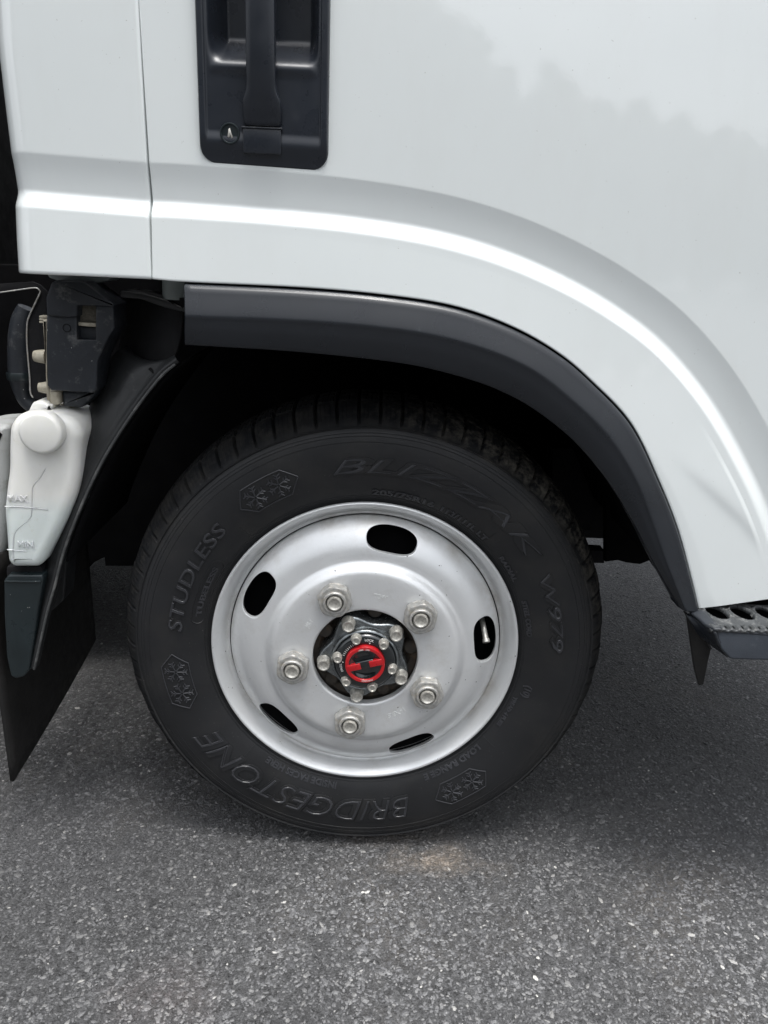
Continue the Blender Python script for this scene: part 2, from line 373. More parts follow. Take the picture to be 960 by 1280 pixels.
def slab(bm, outline, Y0, Y1, rnd=.003, seg=3, back=True):
    "outline of (x, z) with real thickness from Y0 (near) to Y1 (far) and a rounded front edge"
    rings = [(np.array(outline), Y1), (np.array(outline), Y0+rnd)]
    for k in range(1, seg+1):
        a = math.pi/2*k/seg; rings.append((inset_poly(outline, rnd*(1-math.cos(a))), Y0+rnd-rnd*math.sin(a)))
    vs = [[bm.verts.new((q[0], y, q[1])) for q in P] for P, y in rings]; n = len(outline)
    for a, b in zip(vs, vs[1:]):
        for k in range(n): bm.faces.new((a[k], a[(k+1) % n], b[(k+1) % n], b[k]))
    bm.faces.new(vs[-1])
    if back: bm.faces.new(vs[0][::-1])
def px(P, Y): return [at(x, y, Y)[[0, 2]] for x, y in P]
def sstep(a, b, x):
    t = np.clip((x-a)/(b-a), 0, 1); return t*t*(3-2*t)
def text_bm(s, h, bold=0.0, shear=0.0, depth=.0006, bevel=.0003, outline=0.0, stretch=1.0, spacing=1.0):
    "flat lettering as a bmesh: x to the right, y up, centred on x, raised along z"
    cu = bpy.data.curves.new('lettering', 'FONT'); cu.body = s; cu.size = 1; cu.shear = shear; cu.resolution_u = 3; cu.space_character = spacing
    cu.align_x = 'CENTER'; k = h/0.70
    cu.offset = bold
    if outline: cu.fill_mode = 'NONE'; cu.bevel_depth = outline/k; cu.bevel_resolution = 1; cu.dimensions = '3D'
    else: cu.extrude = depth/2/k; cu.bevel_depth = bevel/k; cu.bevel_resolution = 1
    o = bpy.data.objects.new('tmp', cu); COL.objects.link(o)
    dg = bpy.context.evaluated_depsgraph_get(); dg.update(); me = bpy.data.meshes.new_from_object(o.evaluated_get(dg))
    bpy.data.objects.remove(o); bm = bmesh.new(); bm.from_mesh(me); bpy.data.meshes.remove(me)
    bmesh.ops.scale(bm, vec=(k*stretch, k, k), verts=bm.verts)
    return bm
def refine(bm, L_, it=3):
    for _ in range(it):
        es = [e for e in bm.edges if e.calc_length() > L_]
        if not es: break
        bmesh.ops.subdivide_edges(bm, edges=es, cuts=1); bmesh.ops.triangulate(bm, faces=[f for f in bm.faces if len(f.verts) > 4])
def arc_text(s, r, a0, a1, h, surf, material, parent, lift=.0004, **kw):
    "lettering running clockwise from angle a0 to a1 (degrees), tops outwards, standing proud of the turned surface y = surf(r)"
    bm = text_bm(s, h, **kw); xs = [v.co.x for v in bm.verts]; w_ = max(xs)-min(xs); x0 = min(xs)
    span = R_(a0-a1)*(r+h/2); sx_ = span/w_
    refine(bm, .004)
    for v in bm.verts:
        a = R_(a0) - (v.co.x-x0)*sx_/(r+h/2); rr = r+v.co.y
        v.co = Vector((rr*math.cos(a), surf(rr)-lift-v.co.z, rr*math.sin(a)))
    return from_bm('lettering', bm, material, parent, sharp=30)

truck = bpy.data.objects.new('truck', None); COL.objects.link(truck); truck.location = (0, 0, ZC)
truck['label'] = 'white truck cab with black wheel arch and silver steel wheel with red hub dial'
truck['category'] = 'truck'
T = truck

# ---------------------------------------------------------------- ground
def big_ground():
    xs = np.concatenate([-np.geomspace(400, 3, 14), np.linspace(-2.5, 2.5, 21), np.geomspace(3, 400, 14)])
    ys = np.concatenate([-np.geomspace(400, 2, 14), np.linspace(-1.5, 4, 23), np.geomspace(5, 400, 14)])
    V, Fc = grid([[(x, y, 0) for x in xs] for y in ys])
    g = link('ground', V, Fc, MT['asphalt']); g['kind'] = 'structure'; return g
big_ground()
def chips():
    ico = bmesh.new(); bmesh.ops.create_icosphere(ico, subdivisions=1, radius=1); ico.verts.ensure_lookup_table()
    bv = np.array([v.co[:] for v in ico.verts]); bf = np.array([[v.index for v in f.verts] for f in ico.faces]); ico.free()
    n = 112000
    # denser close to the camera, thinner farther off
    y = -0.47 + (rng.random(n)**1.25)*2.2; half = .52 + (y+.47)*.42
    x = (rng.random(n)*2-1)*half*1.15 + .04
    s = .0010 + rng.gamma(2.2, .00046, n); s = np.clip(s, .0010, .0056)
    a = rng.random(n)*math.pi; ca, sa = np.cos(a), np.sin(a)
    jit = 1+(rng.random((n, len(bv), 3))-.5)*.55
    P = bv[None]*jit*s[:, None, None]*np.stack([1+rng.random(n)*.7, np.ones(n)*.85, .34+rng.random(n)*.22], 1)[:, None, :]
    X = P[:, :, 0]*ca[:, None]-P[:, :, 1]*sa[:, None]+x[:, None]; Y = P[:, :, 0]*sa[:, None]+P[:, :, 1]*ca[:, None]+y[:, None]
    Z = P[:, :, 2]+(-.14*s)[:, None]+(rng.random(n)-.5)[:, None]*.0006
    V = np.stack([X, Y, Z], 2).reshape(-1, 3).astype(np.float32)
    Fi = (bf[None]+(np.arange(n)*len(bv))[:, None, None]).reshape(-1).astype(np.int32); nf = len(Fi)//3
    me = bpy.data.meshes.new('asphalt_aggregate'); me.vertices.add(len(V)); me.vertices.foreach_set('co', V.ravel())
    me.loops.add(len(Fi)); me.loops.foreach_set('vertex_index', Fi); me.polygons.add(nf); me.polygons.foreach_set('loop_start', np.arange(0, len(Fi), 3, dtype=np.int32))
    me.update(calc_edges=True); me.validate(); me.materials.append(MT['chips'])
    me.polygons.foreach_set('use_smooth', [False]*nf)
    o = bpy.data.objects.new('asphalt_aggregate', me); COL.objects.link(o)
    o['kind'] = 'stuff'; o['label'] = 'loose and embedded stone chips of the worn asphalt around the wheel'; o['category'] = 'gravel'
chips()

# ---------------------------------------------------------------- cab skin
YD = -0.075                      # the door's flat face
def prof(d):
    "how far the skin stands out, from the distance d above the crease line over the arch"
    d = np.asarray(d, float)
    lin = np.clip((.047-d)/.036, 0, 1)                    # shallow hollow above the crease, starting at a firm line
    o = -.0062*(lin+.10*np.sin(math.pi*lin))
    o = o + .0100*sstep(.0100, -.0100, d)                 # the ledge that catches the sky
    o = o + .0035*np.clip((-.010-d)/.055, 0, 1.6)
    return o
def ycurve(x, z):                                         # the slight crown of the whole side
    return .03*max(0, z-.62)**2 + .05*max(0, x-.45)**2
P0 = px([(189.5,348),(232,351.5),(377,358.5),(483,368),(569,382),(641,407.5),(698.5,440),(741,475.5),(791,529),(825,598.5),(849,659),(865,716.5),(876,762)], YD-.0135)
P1 = px([(189.5,261),(232,263),(350,271.5),(450,282),(545,298),(625,321),(700,353),(765,390),(825,436),(880,500),(922,570),(957,645),(988,740)], YD-.003)
P2 = [np.array(q) for q in [(-.262,1.3),(-.225,1.3),(-.1,1.3),(.03,1.3),(.2,1.3),(.42,1.3),(.7,1.3),(1.0,1.3),(1.15,1.15),(1.15,.85),(1.15,.6),(1.15,.38),(1.15,.10)]]
fold = px([(826,552),(862,590),(900,625),(930,653),(962,690),(985,730)], YD-.0135)
def fold_o(x, z):
    "a faint fold pressed in the lower panel beside the arch"
    best = 9; s_ = 0; t_ = 0
    for i in range(len(fold)-1):
        a, b = fold[i], fold[i+1]; ab = b-a; k = np.clip(((x-a[0])*ab[0]+(z-a[1])*ab[1])/(ab@ab), 0, 1); q = a+ab*k
        d = math.hypot(x-q[0], z-q[1])
        if d < best: best = d; t_ = i+k; s_ = (x-a[0])*ab[1]-(z-a[1])*ab[0]
    s_ = 1 if s_ > 0 else -1                              # below-left of the fold or above-right
    return .0022*sstep(.15, 2.2, t_)*(1/(1+math.exp(s_*best/.0035)))*math.exp(-best/.10)
def door_skin():
    n = 340; A, B, C = catmull(P0, n), catmull(P1, n), catmull(P2, n)
    rows = []
    tl = np.linspace(0, 1, 34)
    dl = np.linspace(-.018, .055, 56)
    th = np.concatenate([np.linspace(0, .32, 60)[1:], np.linspace(.32, 1, 26)[1:]])
    N = np.zeros_like(B)
    for i in range(n):
        tng = B[min(i+1, n-1)]-B[max(i-1, 0)]; nn = np.array([-tng[1], tng[0]]); nn /= np.linalg.norm(nn)
        if i < 2: nn = np.array([0, 1.])
        N[i] = nn
    cols = []
    for i in range(n):
        c = []
        lo = B[i]+N[i]*dl[0]; hi = B[i]+N[i]*dl[-1]; L0 = np.linalg.norm(A[i]-lo)
        for t in tl[:-1]: q = A[i]+(lo-A[i])*t; c.append((q, -.018-L0*(1-t)))
        for d in dl: c.append((B[i]+N[i]*d, d))
        for t in th: c.append((hi+(C[i]-hi)*t, .2))
        col = []
        for q, d in c:
            o = float(prof(d)); 
            if d < -.018 and q[0] > .3: o += fold_o(*q)
            col.append((q[0], YD+ycurve(q[0], q[1])-o, q[1]))
        # rolled lower edge
        a = col[0]; dr = (A[i]-lo); dr = dr/np.linalg.norm(dr)
        col = [(a[0]+dr[0]*.0012, a[1]+.018, a[2]+dr[1]*.0012), (a[0]+dr[0]*.0012, a[1]+.0014, a[2]+dr[1]*.0012), (a[0]+dr[0]*.0008, a[1]+.0005, a[2]+dr[1]*.0008)]+col
        cols.append(col)
    first = [(q[0]-.0014, q[1]+.0022, q[2]) for q in cols[0]]; back = [(q[0]-.0016, q[1]+.02, q[2]) for q in cols[0]]
    cols = [back, first]+cols
    V, Fc = grid(cols)
    hx0, hx1, hz0 = -.189, -.067, .651
    keep = []
    for f in Fc:
        if all(hx0 < V[k][0] < hx1 and hz0 < V[k][2] < .86 and V[k][1] < YD+.012 for k in f):
            continue
        keep.append(f)
    return link('door', V, keep, MT['paint'], T)
door = door_skin()
def corner_panel():
    zs = np.concatenate([np.linspace(0, 1, 20)[:-1], np.linspace(1, 2, 50)[:-1], np.linspace(2, 3, 40)])
    edge_px = [(-9,0),(-5,60),(6,150),(13,205),(17,243),(18.5,262),(21,300),(24.5,340)]
    E = [at(x, y, YD+.018) for x, y in edge_px]; ez = [e[2] for e in E][::-1]; ex = [e[0] for e in E][::-1]
    cols = []
    Lb = at(26, 340.5, YD-.013)[2]; Rb = at(186, 347.6, YD-.013)[2]
    Lr = at(20, 248, YD-.003)[2]; Rr = at(186, 261, YD-.003)[2]
    xr = float(at(184.7, 300, YD-.008)[0])
    rel = [xr+.0008, xr, xr-.0012]
    us = np.linspace(0, 1, 30)
    for ci in range(52):
        col = []
        for s in zs:
            if ci < 3: u = -.0001+0*ci
            elif ci < 32: u = (ci-3)/29
            else: u = 1
            zb = Rb+(Lb-Rb)*u; zr = Rr+(Lr-Rr)*u
            if s < 1: z = zb+(zr-.018-zb)*s
            elif s < 2: z = zr-.018+.073*(s-1)
            else: z = zr+.055+(1.3-zr-.055)*(s-2)
            xe = float(np.interp(z, ez, ex)); x1 = xe+.030
            o = float(prof(z-zr)); yb = YD+ycurve(0, z)
            seam = (.0022 if z > zr else 0)
            if ci == 0: x, y = xr+.0014, yb+.02
            elif ci == 1: x, y = xr+.0013, yb+.0022
            elif ci == 2: x, y = xr+.0008, yb+.0007
            elif ci < 32: x, y = xr+(x1-xr)*u, yb
            else:
                a = math.pi/2*min(1, (ci-32)/16); x = x1-.030*math.sin(a); y = yb+.030*(1-math.cos(a))+(0 if ci < 49 else (ci-48)*.06)
            col.append((x, y-o, z))
        a = col[0]; col = [(a[0], a[1]+.018, a[2]-.0014), (a[0], a[1]+.0015, a[2]-.0014)]+col
        cols.append(col)
    V, Fc = grid(cols[::-1])
    return link('cab_corner_panel', V, Fc, MT['paint'], T)
corner_panel()
def cab_shell():
    bm = bmesh.new()
    box(bm, (-.40, .03, .52), (1.14, 1.70, 1.30), .02); box(bm, (-.36, .03, 1.3), (1.10, 1.65, 1.80), .04)
    o = from_bm('cab_shell', bm, MT['black'], T)
    bm = bmesh.new(); box(bm, (.50, -.03, .115), (1.14, 1.70, .515), .01); from_bm('cab_floor', bm, MT['black'], T)
cab_shell()
def cargo():
    bm = bmesh.new(); box(bm, (-4.2, -.10, .42), (-.80, 1.80, 2.0), .01)
    from_bm('cargo_body', bm, MT['black'], T)
    bm = bmesh.new()
    box(bm, (-4.2, .55, -.02), (.9, .63, .22), .004); box(bm, (-4.2, 1.10, -.02), (.9, 1.18, .22), .004)
    for k in range(4): box(bm, (-3.6+k*.9, .63, .02), (-3.52+k*.9, 1.10, .18), .004)
    from_bm('chassis_frame', bm, MT['black'], T)
    
cargo()
bm = bmesh.new(); box(bm, (-1.6, .0, -.17), (-.70, .35, .40), .01); from_bm('side_shade_block', bm, MT['black'], T)  # unseen block, added to shade the ground behind the flap
bm = bmesh.new(); box(bm, (-.95, .56, -.055), (.36, 1.20, -.035), .004); from_bm('under_shade_plate', bm, MT['black'], T)  # added plate that keeps light off the ground under the truck
bm = bmesh.new(); box(bm, (-1.7, 1.32, -.19), (-.45, 1.70, .40), .02); from_bm('far_shade_block', bm, MT['black'], T)  # unseen block, added to stop light coming in from the far side
bm = bmesh.new(); lathe(bm, [(.20,1.50),(.24,1.475),(.33,1.480),(.3535,1.51),(.3535,1.64),(.33,1.67),(.24,1.675),(.20,1.65),(.0,1.64)], 96)
for v in bm.verts: v.co.z = max(v.co.z, -ZC+.0005)
from_bm('far_side_tyre', bm, MT['black'], T)

# ---------------------------------------------------------------- door handle
def handle():
    x0, x1, z0, z1 = -.2035, -.0605, .6245, .862; bz = YD
    w_ = x1-x0
    nu, nv = 150, 210; V = []; 
    rc = .020
    def outl(v):  # half width shrink in the rounded bottom corners
        if v >= rc: return 0
        return rc-math.sqrt(max(0, rc*rc-(rc-v)**2))
    rows = []
    for j in range(nv):
        v = (z1-z0)*(j/(nv-1))**1.25; ins = outl(v); row = []
        bow = .0035*(1-((.5-0)/.5)**2)
        for i in range(nu):
            t = i/(nu-1); tt = .5-.5*math.cos(math.pi*t) if False else t
            u = ins+(w_-2*ins)*tt
            eu = min(u-0, w_-u); ed = min(u, w_-u, v)              # distance to the outer edge
            lipd = min(u-ins*.6, w_-ins*.6-u, v)
            o = (.0012+.0058*sstep(0, .030, v)**.8)*sstep(0, .0025, lipd+.0006)   # whole moulding stands proud, thinning to the foot
            o -= .0028*sstep(.0080, .0100, min(u, w_-u)) * sstep(.02, .035, v)   # step inside the rim
            wl = sstep(.011, .029, u); wr = sstep(.011, .024, w_-u); wb = sstep(.100, .136, v)
            o -= .040*wl*wr*wb
            o += .0012*math.exp(-((v-.0985)/.006)**2)*sstep(.012, .02, min(u, w_-u))
            z = z0+v+(.003*(1-t) if v < .03 else .003*(1-t)*(1-sstep(.03, .06, v)))
            row.append((x0+u, YD+.0005-o, z))
        rows.append(row)
    # skirt so the shell is closed against the skin
    def back(r): return [(q[0], YD+.008, q[2]) for q in r]
    rows = [back(rows[0])]+rows
    rows = [[(r[0][0], YD+.008, r[0][2])]+r+[(r[-1][0], YD+.008, r[-1][2])] for r in rows]
    V, Fc = grid(rows)
    hd = link('handle_recess', V, Fc, MT['handle'], door)
    # grab bar
    prof_ = []
    xc = -.1325; bm = bmesh.new()
    zz = [.6665,.669,.674,.682,.690,.697,.704,.716,.74,.79,.86]
    hw = [.0195,.0205,.0213,.0213,.0206,.0178,.0162,.0158,.0157,.0155,.0155]
    yo = [.007,.0085,.010,.0125,.0145,.0165,.018,.020,.022,.0235,.024]
    rings = []
    cs = [(-1,.9),(-1,.35),(-.97,.12),(-.88,.0),(-.55,-.10),(0,-.13),(.55,-.10),(.88,.0),(.97,.12),(1,.35),(1,.9)]
    for z, h_, y_ in zip(*[catmull([(a,) for a in L_], 60)[:, 0] for L_ in (zz, hw, yo)]):
        rings.append([bm.verts.new((xc+a*h_+(z-.75)*.006, YD-y_+b*.013, z)) for a, b in cs])
    for a, b in zip(rings, rings[1:]):
        for k in range(len(cs)): bm.faces.new((a[k], a[(k+1) % len(cs)], b[(k+1) % len(cs)], b[k]))
    bm.faces.new(rings[0]); bm.faces.new(rings[-1][::-1])
    from_bm('grab_bar', bm, MT['handle'], door, sharp=40)
    bm = bmesh.new(); box(bm, (-.1545, YD-.0078, .6385), (-.1125, YD+.004, .6640), .0012); from_bm('hinge_block', bm, MT['handle'], door, sharp=40)
    bm = bmesh.new(); box(bm, (-.1560, YD-.0090, .6636), (-.1110, YD+.004, .6652), .0004); from_bm('hinge_lip', bm, MT['cover'], door, sharp=40)
    # lock
    c = at(287.5, 167, -.049); bm = bmesh.new()
    lathe(bm, [(.0110,.004),(.0110,-.0012),(.0105,-.0024),(.0094,-.0024),(.0088,-.0012),(.0084,-.0006),(.0002,-.0006)], 32, (c[0], YD-.0042, c[2]))
    lk = from_bm('lock_cylinder', bm, MT['bracket'], door, sharp=50)
    bm = bmesh.new(); y_ = YD-.0050
    P_ = [(-.0014,.0045),(.0004,.0055),(.0016,.0010),(.0034,-.0040),(.0020,-.0052),(.0006,-.0020),(-.0012,-.0046),(-.0026,-.0034)]
    slab(bm, [(c[0]+a, c[2]+b) for a, b in P_], y_-.0006, y_+.001, .0002, 1); from_bm('keyhole', bm, MT['bolt'], door, sharp=50)
handle()
KH = (.9884+YD)/(.9884-.045)      # the moulding is measured on the plane 45 mm out; bring it to the skin's own plane
for h_ in [o for o in bpy.data.objects if o.parent == door]:
    for v in h_.data.vertices: v.co.x = CAM[0]+(v.co.x-CAM[0])*KH; v.co.z = CAM[2]+(v.co.z-CAM[2])*KH

# ---------------------------------------------------------------- wheel arch trim and wheelhouse
AO = [(232,355.5),(377,362.5),(483,372),(568,386),(639,411),(696,443),(738,478),(788,531.5),(822,600),(846,660),(862,717),(873,763)]
AC = [(232,396.5),(360,401),(462,408.5),(540,419.5),(606,437),(660,460),(703,491),(755,540),(790,591),(814,648),(832,700),(857,763)]
AI = [(232,431.5),(350,438.5),(447,447.5),(520,457.5),(585,474),(632,492),(675,517),(722,556),(762,605),(792,654),(816,702),(847,757)]
def trim():
    n = 200
    O = catmull([at(*q, YD-.0115) for q in AO], n); Cc = catmull([at(*q, YD-.026) for q in AC], n); I = catmull([at(*q, YD-.019) for q in AI], n)
    cols = []
    for i in range(n):
        o, c, d = O[i], Cc[i], I[i]; w1 = c-o; w2 = d-c
        Y = np.array([0, 1, 0])
        out = o-w1/np.linalg.norm(w1)*.0004
        pts = [out+Y*.02, out+Y*.0015, o+w1*.02-Y*.0012, o+w1*.06-Y*.0028, o+w1*.12-Y*.0038]
        pts += [o+w1*t-Y*(.0038*(1-t)**.6) for t in (.25,.4,.55,.7,.82,.9,.95)]
        pts += [c, c+w2*.05, c+w2*.12] + [c+w2*t-Y*(.0012*math.sin(math.pi*t)) for t in (.3,.5,.7,.85,.93)]
        e = w2/np.linalg.norm(w2)
        pts += [d-e*.0006+Y*.0004, d+Y*.0018, d+Y*.004-e*.0003, d+Y*.03-e*.002]
        cols.append(pts)
    a = cols[0]; X = np.array([-1, 0, 0])
    pre = [[q*1+np.array([-.0012, .0012, 0]) for q in a], [q+np.array([-.0014, .02, 0]) for q in a]]
    z = cols[-1]; post = [[q+np.array([.0, .001, -.0015]) for q in z], [q+np.array([0, .02, -.0015]) for q in z]]
    V, Fc = grid([pre[1], pre[0]]+cols+post)
    o = link('wheel_arch_trim', V, Fc, MT['trim'], T, sharp=38)
    # wheelhouse behind it: inner skin from the trim back to the chassis
    n = 90; I = catmull([at(*q, YD+.0) for q in AI], n); O = catmull([at(*q, YD+.0) for q in AO], n)
    rows = []
    ext = [(-.262, .46)]
    for y, s in ((YD+.011, .85), (-.03, .78), (-.012, .75), (.0, .6), (.06, .5), (.16, .5), (.26, .5), (.40, .45)):
        row = [(p[0]+(q[0]-p[0])*s, y, p[2]+(q[2]-p[2])*s) for p, q in zip(I, O)]
        row = [q for q in row if q[2] > .135 or y < .01]
        row = catmull(row, n)
        rows.append([tuple(q) for q in row])
    V, Fc = grid(rows); lo = link('wheelhouse_liner', V, Fc, MT['liner'], T)
    md = lo.modifiers.new('s', 'SOLIDIFY'); md.thickness = .003
    # dark gap filler strip between door and trim
    A = catmull([at(*q, YD+.004) for q in AO], n)
    bm = bmesh.new(); tube(bm, A, .0055, 6, n=90); from_bm('arch_seal', bm, MT['liner'], T)
    # inner fender behind the front of the wheel, and the bars under it
    bm = bmesh.new(); slab(bm, px([(760,560),(757,640),(757,664),(757,703),(772,701),(784,704),(800,706),(838,692),(852,650),(840,560)], .22), .22, .235, .004); from_bm('inner_fender', bm, MT['liner'], T)
    bm = bmesh.new(); slab(bm, px([(690,690),(700,686),(756,689),(756,705),(700,702)], .27), .272, .30, .002); from_bm('tie_bar', bm, MT['black'], T)
    bm = bmesh.new(); slab(bm, px([(690,560),(760,560),(762,664),(734,664),(690,668)], .32), .32, .36, .003); from_bm('spring_bracket', bm, MT['black'], T)
    # gearbox and cross member closing the view across
    bm = bmesh.new(); slab(bm, px([(-80,330),(700,330),(700,640),(640,690),(560,704),(162,708),(131,708),(130,697),(118,703),(109,712),(-80,712)], .50), .50, .54, .004); from_bm('cross_member', bm, MT['liner'], T)
    bm = bmesh.new(); slab(bm, px([(660,330),(900,330),(880,640),(745,660),(700,650)], .46), .46, .49, .004); from_bm('floor_brace', bm, MT['liner'], T)
    bm = bmesh.new(); box(bm, (-.03, .20, -.03), (.05, 1.5, .06), .01); from_bm('axle_beam', bm, MT['black'], T)
trim()

# ---------------------------------------------------------------- tyre
SW = [(.206,.020),(.214,.012),(.222,.006),(.230,.0005),(.240,-.0045),(.250,-.008),(.262,-.0112),(.275,-.013),(.288,-.0135),(.300,-.0128),(.311,-.0108),(.319,-.0082),(.3235,-.0062)]
_sr = [a for a, b in SW]; _sy = [b for a, b in SW]
_cv = catmull(SW, 240)
def side(r): return float(np.interp(r, _cv[:, 0], _cv[:, 1]))
def tyre():
    nb, per = 74, 16; seg = nb*per
    pr = [(.200,.06), (.203,.03)]
    pr += [tuple(q) for q in catmull(SW, 34)]
    # two fine moulding ribs near the shoulder and one by the bead
    rad = [.2255,.2262,.2268,.2275,.2310]
    pr = [q for q in pr]
    pr += [(.3242,-.0068),(.3250,-.0070),(.3257,-.0062),(.3262,-.0046),(.3270,-.0036)]
    nsh = len(pr)
    pr += [(.330,-.0008),(.334,.0030),(.338,.0075),(.3415,.0125),(.3450,.0185),(.3480,.0250),(.3503,.0320)]
    ntr = len(pr)
    half = [(.3515,.040),(.3450,.0415),(.3450,.0470),(.3522,.0485),(.3540,.062),(.3545,.070),(.3460,.0715),(.3460,.078),(.3546,.0795),(.3547,.088)]
    pr += half
    mirror = [(r, .176-y) for r, y in pr[::-1]]
    pr = pr+mirror; n = len(pr)
    V = np.zeros((n, seg, 3))
    for i, (r0, y0) in enumerate(pr):
        ii = min(i, n-1-i); sgn = 1 if i <= n-1-i else -1
        for k in range(seg):
            a = 2*math.pi*k/seg+.01; ph = k % per; b = k//per; r, y = r0, y0
            if ii >= nsh:
                dep = min(1, (ii-nsh+1)/3)
                g = 0
                if ph in (0, 1): g = .0055*dep
                elif ph in (5, 9, 12): g = .0006*dep
                if ii >= ntr+1: g = .007 if ph in (0, 1) else (.0012 if ph % 4 == 3 else 0)
                if ii < ntr+1 and (b % 2 == 0) and ph not in (0, 1): g += .0007
                r -= g; y += (g*.75*sgn if ii < ntr else 0)
            V[i, k] = (r*math.cos(a), y, r*math.sin(a))
    # flattened where it carries the load, with a slight bulge just above the ground
    z = V[:, :, 2]; low = z < -ZC+.0005
    V[:, :, 2] = np.where(low, -ZC+.0005, z)
    rows = [[tuple(q) for q in V[i]] for i in range(n)]
    Vv, Fc = grid(rows, closed=True)
    return link('tyre', Vv, [f[::-1] for f in Fc], MT['rubber'], T, sharp=32)
ty = tyre()
def ribs():
    bm = bmesh.new()
    for r in (.2268, .2300, .3060, .3135, .3175): lathe(bm, [(r-.0008, side(r)+.0006),(r-.0003, side(r)-.00045),(r+.0003, side(r)-.00045),(r+.0008, side(r)+.0006)], 300)
    lathe(bm, [(.3228,-.0060),(.3240,-.0078),(.3250,-.0080),(.3256,-.0060)], 300)
    from_bm('moulding_rib', bm, MT['rubber'], ty, sharp=60)
ribs()
RB = MT['rubber']
def word(s, r, a0, a1, h, **kw):
    arc_text(s, r, a0, a1, h, side, MT['letter'], ty, lift=.0016, outline=.0011, **kw)
    arc_text(s, r, a0, a1, h, side, RB, ty, lift=.0009, depth=.0010, bevel=.0003, **kw)
word('BLIZZAK', .2650, 100.8, 33.2, .0200, bold=.06, shear=.32, spacing=1.0)
word('W979', .2655, 27.6, 1.6, .0165, bold=.06, shear=.15)
word('STUDLESS', .2600, 174.6, 137.0, .0190, bold=.03, shear=.15, spacing=1.05)
word('BRIDGESTONE', .2560, -73.5, -149.5, .0340, bold=.045, shear=.30, spacing=.98)
def small(s, r, a0, a1, h=.0075, **kw): arc_text(s, r, a0, a1, h, side, MT['letter'], ty, lift=.0009, depth=.0012, bevel=.0002, bold=.015, **kw)
small('205/75R16', .2325, 89.5, 68.5); small('113/111L LT', .2325, 66, 47)
small('TUBELESS', .2375, 169, 150, .007)
small('RADIAL', .2320, 39, 28.5, .006); small('STEEL CORD', .2330, 20.5, 6.5, .006)
small('(10)', .2420, -12, -16.5, .009); small('TREAD 4 PLIES', .2330, -18, -31, .005)
small('LOAD RANGE E', .2330, -42, -66, .008); small('INSIDE FACES HERE', .2330, -99, -127, .0085)
def emblem(ac, r0=.2725, hw=.0385, hh=.0180):
    "two snowflakes side by side inside a pointed frame, moulded on the sidewall"
    bm = bmesh.new()
    def P(u, v, lift=.0010):
        r = r0+v; a = R_(ac)-u/r0; return (r*math.cos(a), side(r)-lift, r*math.sin(a))
    def line(p, q, w_=.0008, n=6):
        pts = [P(p[0]+(q[0]-p[0])*k/n, p[1]+(q[1]-p[1])*k/n) for k in range(n+1)]; tube(bm, pts, w_, 5, n=n+1)
    fr = [(-hw*1.12, hh*.1),(-hw*.72, hh),(hw*.5, hh),(hw*1.1, -.0*hh),(hw*.72, -hh),(-hw*.6, -hh)]
    fr = [(-hw*1.15,-.1*hh),(-hw*.75,hh*1.05),(hw*.70,hh*1.05),(hw*1.2,.1*hh),(hw*.75,-hh*1.05),(-hw*.70,-hh*1.05)]
    for i in range(6): line(fr[i], fr[(i+1) % 6])
    for cx in (-hw*.46, hw*.46):
        for k in range(6):
            a = math.pi/3*k+.3; ux, uy = math.cos(a), math.sin(a); R0 = .0150
            line((cx+ux*.0015, uy*.0015), (cx+ux*R0, uy*R0), .0010, 4)
            for t in (.55, .82):
                for s in (-1, 1):
                    b = a+s*R_(50); line((cx+ux*R0*t, uy*R0*t), (cx+ux*R0*t+math.cos(b)*.0052, uy*R0*t+math.sin(b)*.0052), .0009, 2)
    from_bm('snowflake_emblem', bm, MT['letter'], ty)
for a in (120.2, -168.0, -55.5): emblem(a)
def slot():
    bm = bmesh.new(); pts = []
    r0 = .241
    def P(u, v): r = r0+v; a = R_(159.5)-u/r0; return (r*math.cos(a), side(r)-.0002, r*math.sin(a))
    L_, H = .043, .0085
    o = [(L_*t, H) for t in np.linspace(-1, 1, 20)]+[(L_+H*math.cos(a), H*math.sin(a)) for a in np.linspace(math.pi/2, -math.pi/2, 9)[1:-1]]+[(L_*t, -H) for t in np.linspace(1, -1, 20)]+[(-L_-H*math.cos(a), H*math.sin(a)) for a in np.linspace(-math.pi/2, math.pi/2, 9)[1:-1]]
    o.append(o[0]); tube(bm, [P(*q) for q in o], .0008, 5, n=len(o)*2)
    from_bm('moulded_frame', bm, RB, ty)
    for ad in (47, 134, -38, -134):   # short radial guide lines
        bm = bmesh.new(); tube(bm, [(r*math.cos(R_(ad)), side(r)-.0001, r*math.sin(R_(ad))) for r in (.231,.238,.246,.252)], .0005, 5, n=10); from_bm('moulded_line', bm, RB, ty)
slot()

